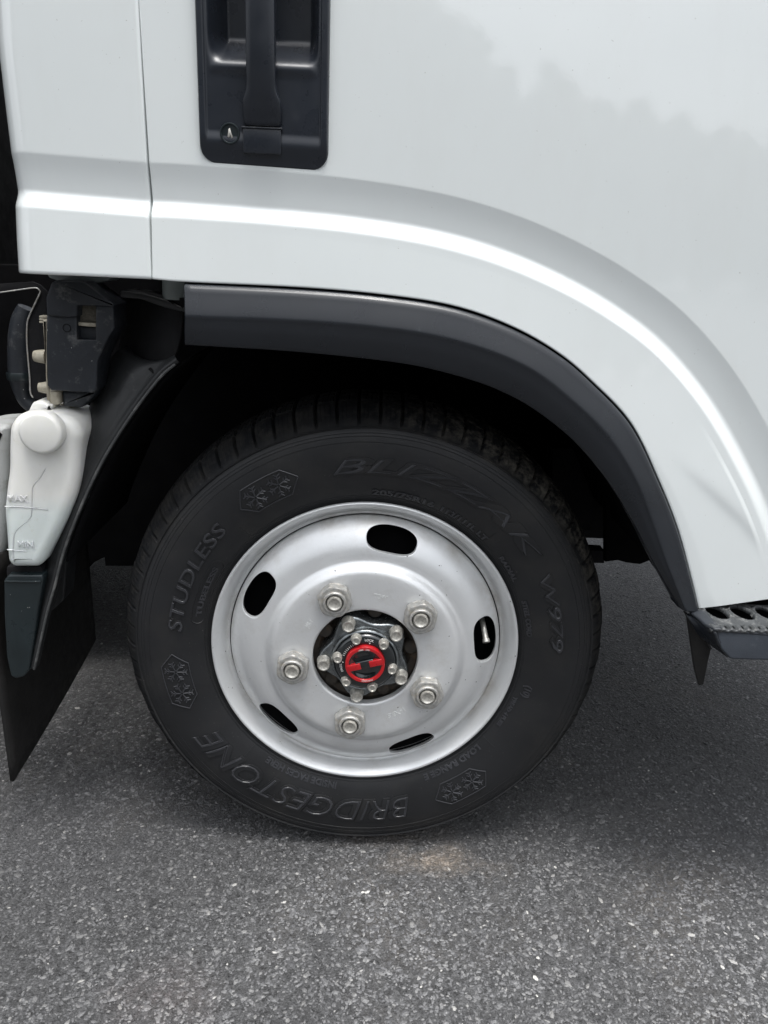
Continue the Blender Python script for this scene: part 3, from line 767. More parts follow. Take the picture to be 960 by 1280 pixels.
# ---------------------------------------------------------------- rim and disc
def rim():
    bm = bmesh.new()
    pr = [(.2080,.030),(.2150,.016),(.2185,.0075),(.2203,.0030),(.2207,.0004),(.2200,-.0018),(.2184,-.0028),(.2166,-.0024),(.2150,-.0010),(.2128,.0016),(.2100,.0055),(.2075,.0100),(.2055,.0140),(.2035,.0175),(.2010,.0198),(.1985,.0206),(.1972,.0225),(.1965,.030)]
    a = catmull(pr, 80); lathe(bm, [tuple(q) for q in a], 200)
    r = from_bm('wheel_rim', bm, MT['rim'], T, sharp=60)
    bm = bmesh.new(); lathe(bm, [(.1968,.029),(.1935,.055),(.180,.075),(.176,.12),(.19,.15),(.205,.165)], 120); from_bm('rim_barrel', bm, MT['black'], r)  # silver barrel coloured black: its lack of light is put into the colour
    return r
rm = rim()
DP = [(.1962,.0240),(.1955,.0165),(.1925,.0100),(.1870,.0035),(.1790,-.0035),(.1700,-.0095),(.1610,-.0138),(.1530,-.0160),(.1470,-.0168),(.1425,-.0178),(.1385,-.0205),(.1340,-.0250),(.1290,-.0284),(.1230,-.0298),(.1150,-.0302),(.1000,-.0302),(.0900,-.0302),(.0790,-.0302),(.0760,-.0298),(.0742,-.0284),(.0736,-.0260),(.0736,-.0180)]
_dc = catmull(DP, 400)
def disc_y(r): return float(np.interp(r, _dc[::-1, 0], _dc[::-1, 1]))
VENTS = [79.5+72*k for k in range(5)]
def disc():
    V = []; Fc = []
    def add(rows, closed=False):
        v, f = grid(rows, closed); b = len(V); V.extend(v); Fc.extend([tuple(i+b for i in q) for q in f])
    def P(a, r, off=0): return (r*math.cos(a), disc_y(r)+off, r*math.sin(a))
    SEG = 240
    outer = [tuple(q) for q in _dc if q[0] >= .1915]; inner = [tuple(q) for q in _dc if q[0] <= .1515]
    angs = [2*math.pi*k/SEG+R_(79.5) for k in range(SEG)]
    def ring(r, y): return [(r*math.cos(a), y, r*math.sin(a)) for a in angs]
    add([ring(*q) for q in outer[::2]]+[ring(.1915, disc_y(.1915))], True)
    add([ring(.1515, disc_y(.1515))]+[ring(*q) for q in inner[::2]]+[ring(.0736, -.018)], True)
    per = SEG//5; n_side = per//2
    for vk in VENTS:
        c = R_(vk)
        # sector outside the vent's own cell
        ca, cb = .26, None
        s0, s1 = c-math.pi/5, c+math.pi/5
        nr = 20; rs = np.linspace(.1915, .1515, nr)
        cell = [angs_ for angs_ in [c+math.pi*2/SEG*k for k in range(-n_side, n_side+1)]]
        kc = 13                                           # cell half width in steps
        add([[P(a, r) for a in cell[:n_side-kc+1]] for r in rs]); add([[P(a, r) for a in cell[n_side+kc:]] for r in rs])
        # boundary of the cell, walked once round
        top = [(a, .1915) for a in cell[n_side-kc:n_side+kc+1]]; right = [(cell[n_side+kc], r) for r in rs[1:]]
        bot = [(a, .1515) for a in cell[n_side-kc:n_side+kc+1][::-1]][1:]; left = [(cell[n_side-kc], r) for r in rs[::-1]][1:-1]
        B = top+right+bot+left; rc = .1722; ha, hr = .0355/rc, .0172
        H = []
        for a, r in B:
            u, v = (a-c)/(math.pi*2/SEG*kc), (r-.1715)/.02
            th = math.atan2(v, u); ct, st = math.cos(th), math.sin(th); e = 2.6
            k = (abs(ct)**e+abs(st)**e)**(-1/e); H.append((c+ha*k*ct, rc+hr*k*st))
        rows = []
        for t in (0, .2, .4, .6, .75, .87, .95):
            rows.append([P(b[0]+(h[0]-b[0])*t, b[1]+(h[1]-b[1])*t) for b, h in zip(B, H)])
        def HP(k, off): return [P(c+(h[0]-c)*k, rc+(h[1]-rc)*k, off) for h in H]
        rows += [HP(1.0, .0), HP(.992, .0004), HP(.988, .0012), HP(.988, .0062)]
        add(rows, True)
    o = link('wheel_disc', V, Fc, MT['rim'], rm); fix(o)
    me = o.data
    bm = bmesh.new(); bm.from_mesh(me)
    # make sure the skin faces outwards
    up = sum(f.normal.y*f.calc_area() for f in bm.faces)
    if up > 0: bmesh.ops.reverse_faces(bm, faces=bm.faces)
    for f in bm.faces: f.smooth = True
    bm.to_mesh(me); bm.free()
    bm = bmesh.new(); lathe(bm, [(.1930,.030),(.170,.012),(.150,.004),(.130,-.008),(.110,-.020),(.078,-.022)], 96); b = from_bm('disc_back', bm, MT['black'], rm)
    bpy.data.objects.remove(b)
    bm = bmesh.new(); lathe(bm, [(.185,.045),(.150,.040),(.02,.035)], 96, cap1=True); from_bm('brake_drum', bm, MT['liner'], T)
    # joint between rim and disc: a dark recessed ring
    bm = bmesh.new(); lathe(bm, [(.1985,.0235),(.1972,.0212),(.1955,.0225),(.195,.026)], 200); from_bm('joint_ring', bm, MT['black'], rm)
disc()
for s, r, a0, a1, h in (('TOPY', .0935, 84.5, 74, .0065), ('16X5.5', .0960, -54, -69, .0070), ('JWL-T', .0915, 151, 143, .0065)):
    arc_text(s, r, a0, a1, h, disc_y, MT['grit'], rm, lift=-.0001, depth=.0006, bevel=.0001)
def nuts():
    def hexring(bm, af, y, rot): 
        R0 = af/2/math.cos(math.pi/6); return [bm.verts.new((R0*math.cos(rot+math.pi/3*k), y, R0*math.sin(rot+math.pi/3*k))) for k in range(6)]
    def make():
        bm = bmesh.new(); seg = 48
        lathe(bm, [(.0222,.001),(.0222,-.0018),(.0214,-.0030),(.0180,-.0034)], seg)
        # hexagon with turned chamfer
        rows = []
        def hr(a, af): 
            b = (a % (math.pi/3))-math.pi/6; return af/2/math.cos(b)
        for y, lim in ((-.0026, 9), (-.0120, 9), (-.0138, .0232), (-.0148, .0222), (-.0153, .0208), (-.0155, .0196), (-.0150, .0172), (-.0148,.0160)):
            ring = []
            for k in range(seg):
                a = 2*math.pi*k/seg; r = min(hr(a, .0425), lim); ring.append(bm.verts.new((r*math.cos(a), y, r*math.sin(a))))
            rows.append(ring)
        # the chamfer sweeps lower at the corners
        for k in range(seg):
            a = 2*math.pi*k/seg; over = max(0, hr(a, .0425)-.0214); rows[1][k].co.y += over*1.5
        for a, b in zip(rows, rows[1:]):
            for k in range(seg): bm.faces.new((a[k], a[(k+1) % seg], b[(k+1) % seg], b[k]))
        lathe(bm, [(.0160,-.0145),(.0158,-.0172),(.0148,-.0184),(.0128,-.0184),(.0120,-.0172),(.0116,-.0140)], seg)
        return bm
    def stud():
        bm = bmesh.new(); lathe(bm, [(.0102,-.010),(.0102,-.0196),(.0096,-.0208),(.0082,-.0212),(.0072,-.0204),(.0060,-.0194),(.0001,-.0188)], 32); return bm
    n0 = s0 = None
    for k, a in enumerate([115.5-72*i for i in range(5)]):
        p = (.1015*math.cos(R_(a)), -.0300, .1015*math.sin(R_(a)))
        if n0 is None:
            n0 = from_bm('lug_nut', make(), MT['nut'], rm, sharp=28); s0 = from_bm('wheel_stud', stud(), MT['bolt'], rm, sharp=40); n, s = n0, s0
        else:
            n, s = n0.copy(), s0.copy(); COL.objects.link(n); COL.objects.link(s)
        n.location = p; s.location = p; n.rotation_euler = (0, R_([12, 40, 5, 25, 33][k]), 0)
nuts()
def valve():
    bm = bmesh.new(); a, b = at(604, 782, .012), at(608, 803, -.004)
    d = b-a; P_ = [a-d*.6+np.array([0,.02,0]), a, a+d*.5, a+d*.78, a+d*.8, b]
    tube(bm, P_, [.004,.004,.004,.0042,.0052,.0052], 16, n=24)
    from_bm('valve_stem', bm, MT['bolt'], rm, sharp=50)
valve()

# ---------------------------------------------------------------- hub with free-wheel dial
def hub():
    bm = bmesh.new(); seg = 180
    def star(a):
        c = math.cos(5*(a-R_(115.5))); c2 = (c+1)/2
        return .0535+.0135*(c2**1.0)
    rows = []
    for k_, y in ((1.0,.02),(1.0,-.0215),(.985,-.0242),(.955,-.0262),(.92,-.0268),(.86,-.0262),(.80,-.0275)):
        rows.append([bm.verts.new((star(2*math.pi*k/seg)*k_*math.cos(2*math.pi*k/seg), y, star(2*math.pi*k/seg)*k_*math.sin(2*math.pi*k/seg))) for k in range(seg)])
    rr = [bm.verts.new((.0415*math.cos(2*math.pi*k/seg), -.0300, .0415*math.sin(2*math.pi*k/seg))) for k in range(seg)]; rows.append(rr)
    for a, b in zip(rows, rows[1:]):
        for k in range(seg): bm.faces.new((a[k], a[(k+1) % seg], b[(k+1) % seg], b[k]))
    bm.faces.new(rows[-1][::-1])
    hb = from_bm('hub_casting', bm, MT['hubcast'], T, sharp=50)
    bm = bmesh.new()
    lathe(bm, [(.0480,-.0270),(.0474,-.0345),(.0460,-.0368),(.0444,-.0374),(.0432,-.0366),(.0426,-.0354),(.0416,-.0350)], 128); from_bm('cap_ring', bm, MT['hubcast'], hb, sharp=40)
    bm = bmesh.new()
    lathe(bm, [(.0430,-.0345),(.0424,-.0375),(.0408,-.0405),(.0385,-.0416),(.0355,-.0422),(.0320,-.0424),(.0290,-.0424),(.0285,-.0410),(.0001,-.0410)], 128)
    from_bm('hub_cap', bm, MT['hubblack'], hb, sharp=40)
    # drum face behind the hub, rusty
    bm = bmesh.new(); lathe(bm, [(.105,.010),(.080,-.004),(.074,-.008),(.066,-.006),(.060,.004),(.03,.004)], 96); from_bm('hub_drum', bm, MT['rust'], T)
    q0 = None
    for k in range(5):
        a = R_(79.5+72*k)
        if q0 is None:
            bm = bmesh.new(); lathe(bm, [(.0105,.004),(.0105,-.0125),(.0085,-.0150),(.0001,-.0150)], 20); q0 = from_bm('drum_boss', bm, MT['rust'], hb); q = q0
        else: q = q0.copy(); COL.objects.link(q)
        q.location = (.0655*math.cos(a), .003, .0655*math.sin(a))
    # bolts round the casting
    b0 = None
    for k in range(5):
        a = R_(115.0-72*k+(1 if k else 0))
        if b0 is None:
            bm = bmesh.new(); lathe(bm, [(.0102,.002),(.0100,-.0015),(.0090,-.0030),(.0086,-.0120),(.0080,-.0132),(.0066,-.0134),(.0056,-.0124),(.0001,-.0120)], 32)
            b0 = from_bm('hub_bolt', bm, MT['bolt'], hb, sharp=45); b = b0
        else: b = b0.copy(); COL.objects.link(b)
        b.location = (.0582*math.cos(a), -.0262, .0582*math.sin(a))
    s0 = None
    for a in (109.7, 50.3, 169.2, -12.2, -131.2, -72.9):
        if s0 is None:
            bm = bmesh.new(); lathe(bm, [(.0078,.0010),(.0076,-.0012),(.0066,-.0018),(.0060,-.0018),(.0058,-.0075),(.0052,-.0086),(.0040,-.0086),(.0032,-.0072),(.0001,-.0066)], 28)
            s0 = from_bm('cap_screw', bm, MT['bolt'], hb, sharp=45); s = s0
        else: s = s0.copy(); COL.objects.link(s)
        s.location = (.0385*math.cos(R_(a)), -.0405, .0385*math.sin(R_(a)))
    # dial
    c = (0, 0, .0005)
    bm = bmesh.new(); lathe(bm, [(.0275,-.040),(.0275,-.0490),(.0269,-.0502),(.0232,-.0502),(.0226,-.0494),(.0224,-.0470)], 96, c); dl = from_bm('dial_ring', bm, MT['red'], hb, sharp=35)
    bm = bmesh.new(); lathe(bm, [(.0226,-.0482),(.0215,-.0480),(.019,-.0462),(.014,-.0445),(.0001,-.0436)], 64, c); from_bm('dial_dish', bm, MT['hubblack'], hb)
    # grip across the dial with red ends
    def turn(bm, ang):
        bmesh.ops.rotate(bm, verts=bm.verts, cent=(0,0,0), matrix=Matrix.Rotation(R_(-ang), 3, 'Y'))
    bm = bmesh.new(); box(bm, (-.0130, -.0498, -.0062), (.0130, -.0430, .0062), .0015); turn(bm, 15); bmesh.ops.translate(bm, verts=bm.verts, vec=c); from_bm('dial_grip', bm, MT['hubblack'], hb, sharp=45)
    for s in (-1, 1):
        bm = bmesh.new(); box(bm, (min(s*.0245, s*.0062), -.0512, -.0046), (max(s*.0245, s*.0062), -.0450, .0046), .0006); turn(bm, 15)
        bmesh.ops.translate(bm, verts=bm.verts, vec=c); from_bm('dial_tab', bm, MT['red'], hb, sharp=45)
    fl = lambda r: -.0424 if r < .0355 else -.0421
    def lab(s, r, a0, a1, h, surf=fl, lift=.0001): arc_text(s, r, a0, a1, h, surf, MT['white'], hb, lift=lift, depth=.0002, bevel=.0, bold=.01)
    lab('LOCK', .0335, 92, 72, .0034); lab('FREE', .0335, 197, 215, .0034) if False else lab('FREE', .0325, 205, 184, .0034)
    lab('FREE', .0235, 112, 97, .0018, lambda r: -.0502); lab('LOCK', .0235, 90, 76, .0018, lambda r: -.0502); lab('FREE-LOCK', .0235, -62, -100, .0018, lambda r: -.0502)
    for a in (80, 180):   # pointer marks
        bm = bmesh.new(); ca, sa = math.cos(R_(a)), math.sin(R_(a)); r0, r1 = .0295, .0315
        P_ = [(r0*ca, r0*sa), (r1*ca-.0012*sa, r1*sa+.0012*ca), (r1*ca+.0012*sa, r1*sa-.0012*ca)]
        slab(bm, P_, -.0428, -.0420, .0001, 1); from_bm('pointer_mark', bm, MT['white'], hb)
    bm = bmesh.new()
    for a in np.linspace(118, 160, 9):
        ca, sa = math.cos(R_(a)), math.sin(R_(a)); tube(bm, [(.0305*ca, -.0425, .0305*sa), (.0335*ca, -.0425, .0335*sa)], .0003, 4)
    from_bm('index_mark', bm, MT['white'], hb)
hub()

# ---------------------------------------------------------------- reservoir bottle and what hangs beside it
def reservoir():
    Y = -.02
    out = [(9,533),(20,519),(38,515.5),(72,517),(93,527),(102,543),(98,560),(96,600),(92,622),(80,652),(66,680),(53,704),(46,711),(14,711),(7,703),(4,660),(2,640),(5,610),(8,590),(8,560)]
    o2 = rounded(px(out, Y), .012, 4)
    bm = bmesh.new(); slab(bm, o2, Y, Y+.085, .014, 6)
    bt = from_bm('fluid_reservoir', bm, MT['bottle'], T, sharp=70)
    c = at(49, 545, Y-.018)
    bm = bmesh.new(); pr = [(.0225,.030),(.0225,.012),(.0270,.010),(.0276,.004),(.0274,-.004),(.0258,-.0082),(.0225,-.0094),(.0001,-.0096)]
    lathe(bm, pr, 64, (c[0], Y-.008, c[2]+.003)); from_bm('reservoir_cap', bm, MT['bottle'], bt, sharp=50)
    bm = bmesh.new(); a = at(49, 511, Y+.03)
    slab(bm, rounded(px([(32,520),(40,503),(50,501),(58,505),(66,505),(62,514),(70,520)], Y+.02), .004, 3), Y+.02, Y+.05, .004); from_bm('reservoir_neck', bm, MT['bottle'], bt, sharp=50)
    # moulded level lines, seam and words
    bm = bmesh.new()
    for L_ in ([(6,633),(30,634),(60,637)], [(9,687),(20,688),(34,689)]): tube(bm, [at(x, y, Y+.0002) for x, y in L_], .0009, 6, n=10)
    tube(bm, [at(x, y, Y+.0006) for x, y in [(57,586),(50,598),(41,610),(40,640),(36,650),(20,664),(17,680),(17,700)]], .0009, 6, n=40)
    from_bm('level_line', bm, MT['bottle'], bt)
    for s, x, y, h in (('MAX', 22, 627, .0085), ('MIN', 32.5, 684, .0085)):
        tb = text_bm(s, h, bold=.01, depth=.0010, bevel=.0002); q = at(x, y, Y-.0004)
        for v in tb.verts: v.co = Vector((q[0]+v.co.x, q[1]-v.co.z, q[2]+v.co.y))
        from_bm('lettering', tb, MT['bottle'], bt)
    # pale tank behind to the left
    bm = bmesh.new(); slab(bm, rounded(px([(-70,545),(-70,700),(-2,702),(4,690),(9,560),(9,536),(4,532),(-30,534)], .05), .01, 3), .05, .14, .012, 4); from_bm('side_tank', bm, MT['tank'], T, sharp=60)
    bm = bmesh.new(); slab(bm, rounded(px([(8,708),(52,708),(54,724),(8,726)], .0), .003, 2), .0, .06, .002); from_bm('reservoir_foot', bm, MT['black'], T)
reservoir()
def cover():
    Y = -.005
    up = rounded(px([(58,395),(57,372),(64,353),(72,350),(106,352),(118,362),(142,380),(143,410),(136,421),(121,421),(96,421),(96,397)], Y), .006, 3)
    # plate with a rectangular window: built from four pieces round the opening
    bm = bmesh.new()
    slab(bm, rounded(px([(58,394),(57,372),(64,353),(72,350),(106,352),(118,362),(142,380),(142.5,383),(119,382.3),(96.4,382),(96.2,396),(76,396.5)], Y-.006), .002, 2), Y-.006, Y+.05, .0025)
    slab(bm, px([(58.2,388),(96,388),(96,424.5),(119.5,424.5),(119.5,376),(141.5,378.5),(143,410),(136,421),(128,438),(122,452),(120.5,486),(116,491.5),(64,488),(59,482),(57.5,440)], Y), Y, Y+.05, .0022)
    cv = from_bm('relay_cover', bm, MT['cover'], T, sharp=45)
    bm = bmesh.new(); slab(bm, px([(95,381),(121,381),(121,402.5),(95,402.5)], Y+.012), Y+.012, Y+.03, .001); from_bm('insert_block', bm, MT['brown'], cv)
    bm = bmesh.new(); slab(bm, px([(95,402.5),(120,404),(120,409),(95,407)], Y+.006), Y+.006, Y+.03, .001); from_bm('insert_bar', bm, MT['beige'], cv)
    bm = bmesh.new(); slab(bm, px([(95,408),(121,409),(121,426),(95,426)], Y+.014), Y+.014, Y+.03, .001); from_bm('insert_grille', bm, MT['cover'], cv)
    for x in (100, 104, 108, 112, 116):
        pass
    c = at(83.5, 410, Y); bm = bmesh.new(); lathe(bm, [(.0052,.000),(.0050,-.0008),(.0042,-.0006),(.0038,.003),(.0001,.0032)], 24, (c[0], Y, c[2])); from_bm('cover_screw', bm, MT['black'], cv)
    bm = bmesh.new(); slab(bm, rounded(px([(77,488),(121,488),(118,495),(102,510),(78,508)], Y+.014), .003, 2), Y+.014, Y+.06, .004); from_bm('cover_foot', bm, MT['cover'], T, sharp=45)
    bm = bmesh.new(); slab(bm, rounded(px([(59,486),(74,487),(74,506),(66,507),(60,502)], Y+.008), .002, 2), Y+.008, Y+.03, .003); from_bm('beige_bracket', bm, MT['beige'], T, sharp=45)
    bm = bmesh.new(); slab(bm, rounded(px([(53,400),(59,400),(59.5,470),(62,502),(58,500),(56,450)], Y+.006), .001, 2), Y+.006, Y+.03, .002)
    for x, y, r, l in ((50,445,.0085,8), (56,484,.0075,6)):
        a, b = at(x-7, y, Y+.02), at(x+8, y+1, Y+.02); tube(bm, [a, a+(b-a)*.5, b], [r*.8, r, r*1.1], 16, n=8)
    for k in range(3):
        q = at(49, 396+k*3.2, Y+.01); box(bm, (q[0], q[1], q[2]-.0012), (q[0]+.010, q[1]+.012, q[2]+.0012), .0003)
    from_bm('connector_block', bm, MT['beige'], T, sharp=45)
    bm = bmesh.new(); q = at(141, 405, Y+.02); slab(bm, rounded(px([(138,398),(144,399),(144,408),(141,416),(138,416)], Y+.01), .001, 2), Y+.01, Y+.03, .002); from_bm('cover_clip', bm, MT['tube'], T, sharp=45)
    bm = bmesh.new(); tube(bm, [at(x, y, Y+.04) for x, y in [(78,505),(79,514),(77,522)]], .004, 10, n=10); from_bm('fluid_hose', bm, MT['beige'], T)
    # bent steel bracket with a bright edge
    bp = [(-20,368),(0,366),(25,362.5),(40,360.5),(47,361),(50,365),(46,375),(37,394),(34,405),(33.5,425),(35,447),(37,470),(38,490),(41,498),(44,499),(70,499),(66,470),(62,430),(60,400),(58,385),(66,372),(50,356),(40,352),(-20,356)]
    bm = bmesh.new(); slab(bm, rounded(px(bp, Y+.045), .001, 1), Y+.045, Y+.049, .0004); from_bm('steel_bracket', bm, MT['black'], T)
    bm = bmesh.new(); tube(bm, [at(x, y, Y+.0435) for x, y in [(-20,367.5),(0,365.5),(25,362),(40,360),(47,360.5),(50.5,365)]], .0009, 6, n=30)
    tube(bm, [at(x, y, Y+.0435) for x, y in [(50.5,365),(46,375),(37,394),(34,405),(33.5,425),(35,447),(37,470),(38,490),(41,497)]], .0010, 6, n=50); from_bm('bracket_edge', bm, MT['nut'], T)
    # rubber hose behind it
    bm = bmesh.new(); tube(bm, [at(x, y, Y+.09) for x, y in [(34,385),(29,400),(27,420),(26,450),(27,476)]], [.012,.015,.017,.017,.017], 20, n=40)
    tube(bm, [at(x, y, Y+.09) for x, y in [(26,474),(27,486),(32,500),(42,510)]], [.015,.012,.010,.009], 20, n=20); from_bm('intake_hose', bm, MT['cover'], T, sharp=50)
    bm = bmesh.new(); q = at(27, 474, Y+.09); lathe(bm, [(.018,-.0),(.0188,-.002),(.0188,-.009),(.018,-.011)], 24, (q[0], q[1], q[2]), axis=(0,0,1)); from_bm('hose_clamp', bm, MT['bracket'], T)
cover()

# ---------------------------------------------------------------- mudguard behind the wheel, its bracket and flap
def guard():
    # lip curve (near the wheel) and outer-back curve
    Lp = [(224,452),(206,466),(188,487),(168,514),(148,544),(130,574),(114,606),(100,638),(88,668),(79,695),(70,730),(60,765),(52,800),(44,835)]
    Bk = [(186,462),(165,440),(148,438),(130,462),(113,505),(100,548),(97,580),(92,612),(82,640),(68,672),(56,705),(52,727),(46,760),(40,800)]
    n = 120
    A = catmull([at(*q, -.005) for q in Lp], n); B = catmull([at(*q, .055) for q in Bk], n)
    cols = []
    for i in range(n):
        a, b = A[i], B[i]; w_ = b-a; tg = A[min(i+1, n-1)]-A[max(i-1, 0)]; tg /= np.linalg.norm(tg); nn = np.array([tg[2], 0, -tg[0]])   # points towards the wheel
        if nn[0] < 0: nn = -nn
        fl = -nn
        pts = [a+np.array([0,.012,0])+nn*.001, a+nn*.0015, a+np.array([0,-.003,0])+fl*.001, a+np.array([0,-.0035,0])+fl*.004, a+np.array([0,-.001,0])+fl*.007, a+np.array([0,.004,0])+fl*.010]
        base = pts[-1]
        for t in (.1,.2,.35,.5,.65,.8,.9,1.0): pts.append(base+(b-base)*t+np.array([0,-.012*math.sin(math.pi*t),0]))
        pts.append(b+np.array([0,.04,0]))
        cols.append([tuple(q) for q in pts])
    V, Fc = grid(cols); o = link('mudguard', V, Fc, MT['guard'], T, sharp=60)
    bm = bmesh.new(); tube(bm, [q+np.array([0,-.0035,0]) for q in A[2:]], .0019, 8, n=120); from_bm('mudguard_lip', bm, MT['lip'], T)
    # inner wall of the mudguard round the tyre
    rows = []
    for i in range(n):
        a = A[i]; rows.append([tuple(a+np.array([0, y, 0])+np.array([.003, 0, 0])) for y in (.008,.05,.12,.2,.28)])
    V, Fc = grid(rows[:int(n*.72)]); o = link('mudguard_inner', V, Fc, MT['liner'], T); md = o.modifiers.new('s', 'SOLIDIFY'); md.thickness = .003
    # upper dark skirt between cab and mudguard
    A2 = catmull([at(*q, -.0) for q in [(229,372),(227,400),(224,425),(217,446),(206,460),(196,466),(188,459)]], 50)
    B2 = catmull([at(*q, .10) for q in [(150,372),(150,400),(150,425),(150,440),(165,452),(178,456),(184,458)]], 50)
    V, Fc = grid([[tuple(a+(b-a)*t+np.array([0,-.014*math.sin(math.pi*t),0])) for t in np.linspace(0, 1, 8)] for a, b in zip(A2, B2)]); o = link('guard_skirt', V, Fc, MT['black'], T)
    md = o.modifiers.new('s', 'SOLIDIFY'); md.thickness = .003
    bm = bmesh.new(); slab(bm, rounded(px([(150,363),(178,366),(205,374),(232,386),(232,391),(204,384),(176,374),(150,372)], .0), .002, 2), .0, .06, .002); from_bm('skirt_ledge', bm, MT['guard'], T)
    # grey mounting tube under the door edge
    bm = bmesh.new(); a = at(218, 340, .015); b = at(218.5, 372, .015)
    tube(bm, [(a[0], .015, a[2]), (b[0], .015, b[2]-.002)], .0150, 24, n=2); from_bm('mount_tube', bm, MT['tube'], T)
    bm = bmesh.new(); slab(bm, rounded(px([(58,340),(140,345),(136,351),(120,354),(75,352),(60,347)], .02), .003, 2), .02, .06, .003); from_bm('cab_mount', bm, MT['tube'], T)
    # bracket plate
    Y = -.012
    bm = bmesh.new(); slab(bm, rounded(px([(4.5,726),(10,719),(52,719),(54,724),(48,760),(42,800),(36,838),(30,846),(20,849),(13,845),(8,822),(5,770)], Y), .002, 2), Y, Y+.035, .003); from_bm('flap_bracket', bm, MT['bracket'], T, sharp=50)
    bm = bmesh.new(); tube(bm, [at(x, y, Y-.0005) for x, y in [(6,726.5),(28,727),(51,727)]], .0014, 8, n=8); from_bm('bracket_fold', bm, MT['bracket'], T)
    # flap: a rubber sheet standing across the truck
    X = -.533; Vn = []
    pts = []
    for i, y in enumerate(np.linspace(0.0, .37, 20)):
        t = i/19; zb = -.243+(.046)*t; 
        pts.append([(X+.004*math.sin(7*y)-.0, y, zb+(.11-zb)*s) for s in np.linspace(0, 1, 14)])
    V, Fc = grid(pts); o = link('mud_flap', V, Fc, MT['flap'], T); md = o.modifiers.new('s', 'SOLIDIFY'); md.thickness = .006
    bm = bmesh.new(); slab(bm, rounded(px([(58,690),(80,660),(84,700),(80,750),(62,766),(60,730)], .08), .004, 2), .08, .12, .003); from_bm('guard_stay', bm, MT['guard'], T)
guard()

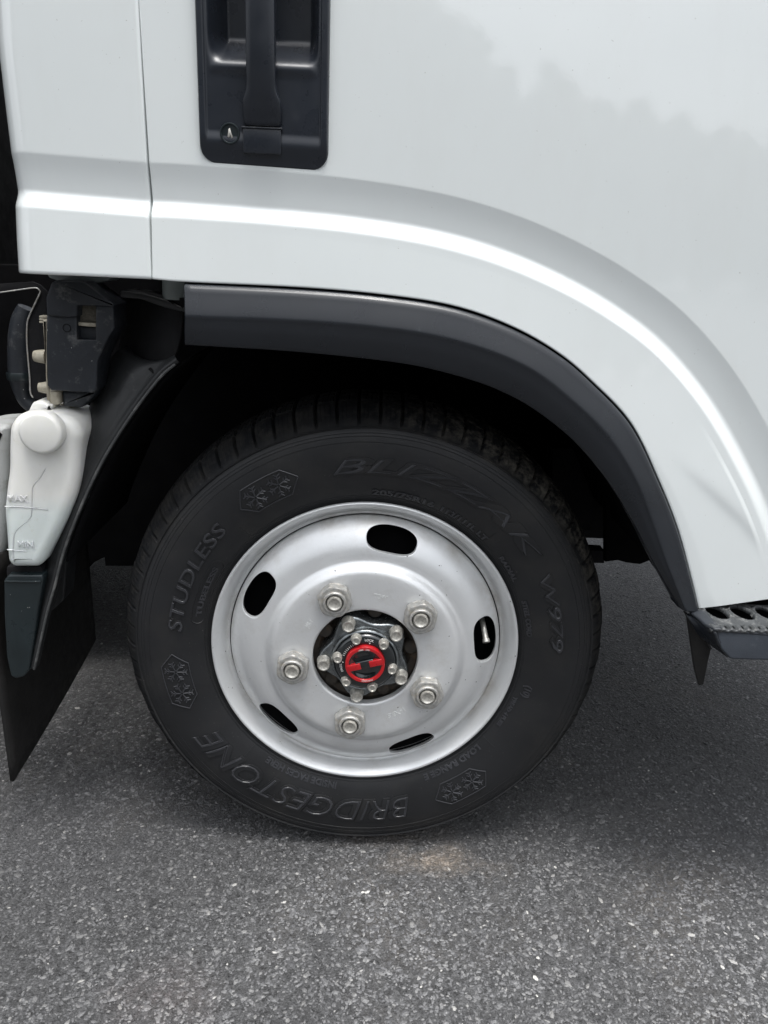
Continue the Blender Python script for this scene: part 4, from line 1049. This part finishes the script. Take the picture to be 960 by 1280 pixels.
# ---------------------------------------------------------------- step in front of the wheel
def step():
    zt = .1155; Yf = -.148; Yb = -.065
    x0 = at(893, 792, Yf)[0]
    # front face with chamfered end
    bm = bmesh.new()
    slab(bm, rounded([(x0-.001, zt), (x0+.002, zt-.006), (x0+.012, zt-.024), (x0+.0245, zt-.036), (1.10, zt-.036), (1.10, zt)], .003, 3), Yf, Yf+.010, .003, 3)
    st = from_bm('step', bm, MT['steptrim'], T, sharp=40)
    for v in st.data.vertices: v.co.y += .30*max(0, v.co.z-(zt-.036)) - .004
    # end cheek sweeping back under the trim
    e0 = at(860, 766, -.055); V = []
    f = [at(862, 768, -.092), at(872, 776, -.110), at(882, 785, -.130), np.array([x0, Yf+.002, zt-.001])]
    g = [at(858, 768, -.090), at(872, 793, -.108), at(890, 808, -.128), np.array([x0+.0245, Yf+.003, zt-.037])]
    A = catmull(f, 24); B = catmull(g, 24)
    V, Fc = grid([[tuple(a+(b-a)*t+np.array([0, .0, 0])-np.array([.003*math.sin(math.pi*t), .002*math.sin(math.pi*t), 0])) for t in np.linspace(0, 1, 10)] for a, b in zip(A, B)])
    o = link('step_cheek', V, Fc, MT['trim'], st); md = o.modifiers.new('s', 'SOLIDIFY'); md.thickness = .004
    # open tread: front rail with teeth and cross bars between round holes
    nx = 400; L_ = .62; xa = x0-.002; pitch = .0330
    bm = bmesh.new()
    holes = []
    rows = []
    # tread plate as a grid with holes left open
    ys = np.linspace(Yf+.0035, Yb, 60); xs = np.linspace(xa, xa+L_, 500); V = []; Fc = []; idx = {}
    def inside(x, y):
        for hy, rr, off in ((-.094, .0140, .0),):
            k = round((x-x0-.026)/pitch-off); hx = x0+.026+(k+off)*pitch
            if (k >= 0) and (x-hx)**2+((y-hy)*.62)**2 < rr*rr: return True
        return False
    def rim_d(x, y):
        best = 1
        for hy, rr, off in ((-.094, .0140, .0),):
            k = round((x-x0-.026)/pitch-off); hx = x0+.026+(k+off)*pitch
            if k >= 0: best = min(best, abs(math.hypot(x-hx, (y-hy)*.62)-rr))
        return best
    for i, x in enumerate(xs):
        for j, y in enumerate(ys):
            h = zt+.0
            h += .0022*math.exp(-(rim_d(x, y)/.0022)**2)
            if y < Yf+.022:
                ph = ((x-x0)/.0105) % 1; h += .0026*(1 if ph < .5 else 0)*(1-sstep(Yf+.014, Yf+.022, y))*sstep(Yf+.0015, Yf+.004, y)
                h -= .003*(1-sstep(Yf+.0015, Yf+.0055, y))
            V.append((x, y, h))
    ny = len(ys)
    for i in range(len(xs)-1):
        for j in range(ny-1):
            cx, cy = (xs[i]+xs[i+1])/2, (ys[j]+ys[j+1])/2
            # the plate's end follows the cheek
            if cx < x0+(.0)-( -1)*0 and False: continue
            if cx < xa+.0 : continue
            if not inside(cx, cy): Fc.append((i*ny+j, (i+1)*ny+j, (i+1)*ny+j+1, i*ny+j+1))
    o = link('step_tread', V, Fc, MT['treadplate'], st); md = o.modifiers.new('s', 'SOLIDIFY'); md.thickness = .006; md.offset = -1
    # gusset between tread end and cheek
    P_ = [np.array(q) for q in f]; Q = [np.array([x0+.01, q[1], zt-.0005]) for q in f]
    V, Fc = grid([[tuple(a+(b-a)*t) for t in np.linspace(0, 1, 5)] for a, b in zip(catmull(P_, 16), catmull(Q, 16))]); o = link('step_gusset', V, Fc, MT['cover'], st); md = o.modifiers.new('s', 'SOLIDIFY'); md.thickness = .004
    # dark pan beneath the holes
    bm = bmesh.new(); box(bm, (x0+.028, Yf+.012, zt-.034), (1.1, .03, zt-.031), 0); from_bm('step_pan', bm, MT['liner'], st)
    # rubber splash guard hanging under the trim's end
    Y = -.075
    bm = bmesh.new(); slab(bm, rounded(px([(858,766),(866,772),(876,786),(889,811),(885,828),(879.5,856),(873.5,857),(868,835),(863.5,805)], Y), .0015, 2), Y, Y+.004, .001); from_bm('splash_guard', bm, MT['flap'], T, sharp=50)
    bm = bmesh.new(); tube(bm, [at(x, y, Y-.003) for x, y in [(855,764),(862,775),(872,785),(881,797),(889,811)]], .0013, 6, n=20); from_bm('guard_edge', bm, MT['guard'], T)
step()

# ---------------------------------------------------------------- the wood behind the photographer, mirrored faintly in the paint
def wood():
    V = []; Fc = []
    n = 40000
    k = 0
    def top(x): return float(np.interp(x, [-40,-6,.5,2.2,4.5,9,14,30], [13,14,13.3,10.3,8.0,7.4,6.4,6.2]))
    cent = [(x+random.uniform(-.5, .5), -30+random.uniform(-1.5, 1.5), top(x)*random.uniform(.95, 1.03)) for x in np.arange(-30, 34, 1.5)]
    P = []
    for i in range(n):
        x, y, h = cent[rng.integers(len(cent))]
        a, b = rng.normal(size=3), rng.random()**(1/3); a /= np.linalg.norm(a)
        c = np.array([x, y, h*.5])+a*b*np.array([2.1, 1.9, h*.5])*(.88+.12*math.sin(5*a[0]+3*a[2]))
        s = rng.uniform(.18, .42); u = rng.normal(size=3); u /= np.linalg.norm(u); v = np.cross(u, rng.normal(size=3)); v /= np.linalg.norm(v)
        m_ = len(V); V += [c-u*s-v*s*.6, c+u*s-v*s*.6, c+u*s+v*s*.6, c-u*s+v*s*.6]; Fc.append((m_, m_+1, m_+2, m_+3))
    o = link('wood', V, Fc, MT['far'], None, smooth=False); o['kind'] = 'stuff'; o['label'] = 'dark leafy wood across the yard, mirrored faintly in the white door'; o['category'] = 'wood'
wood()
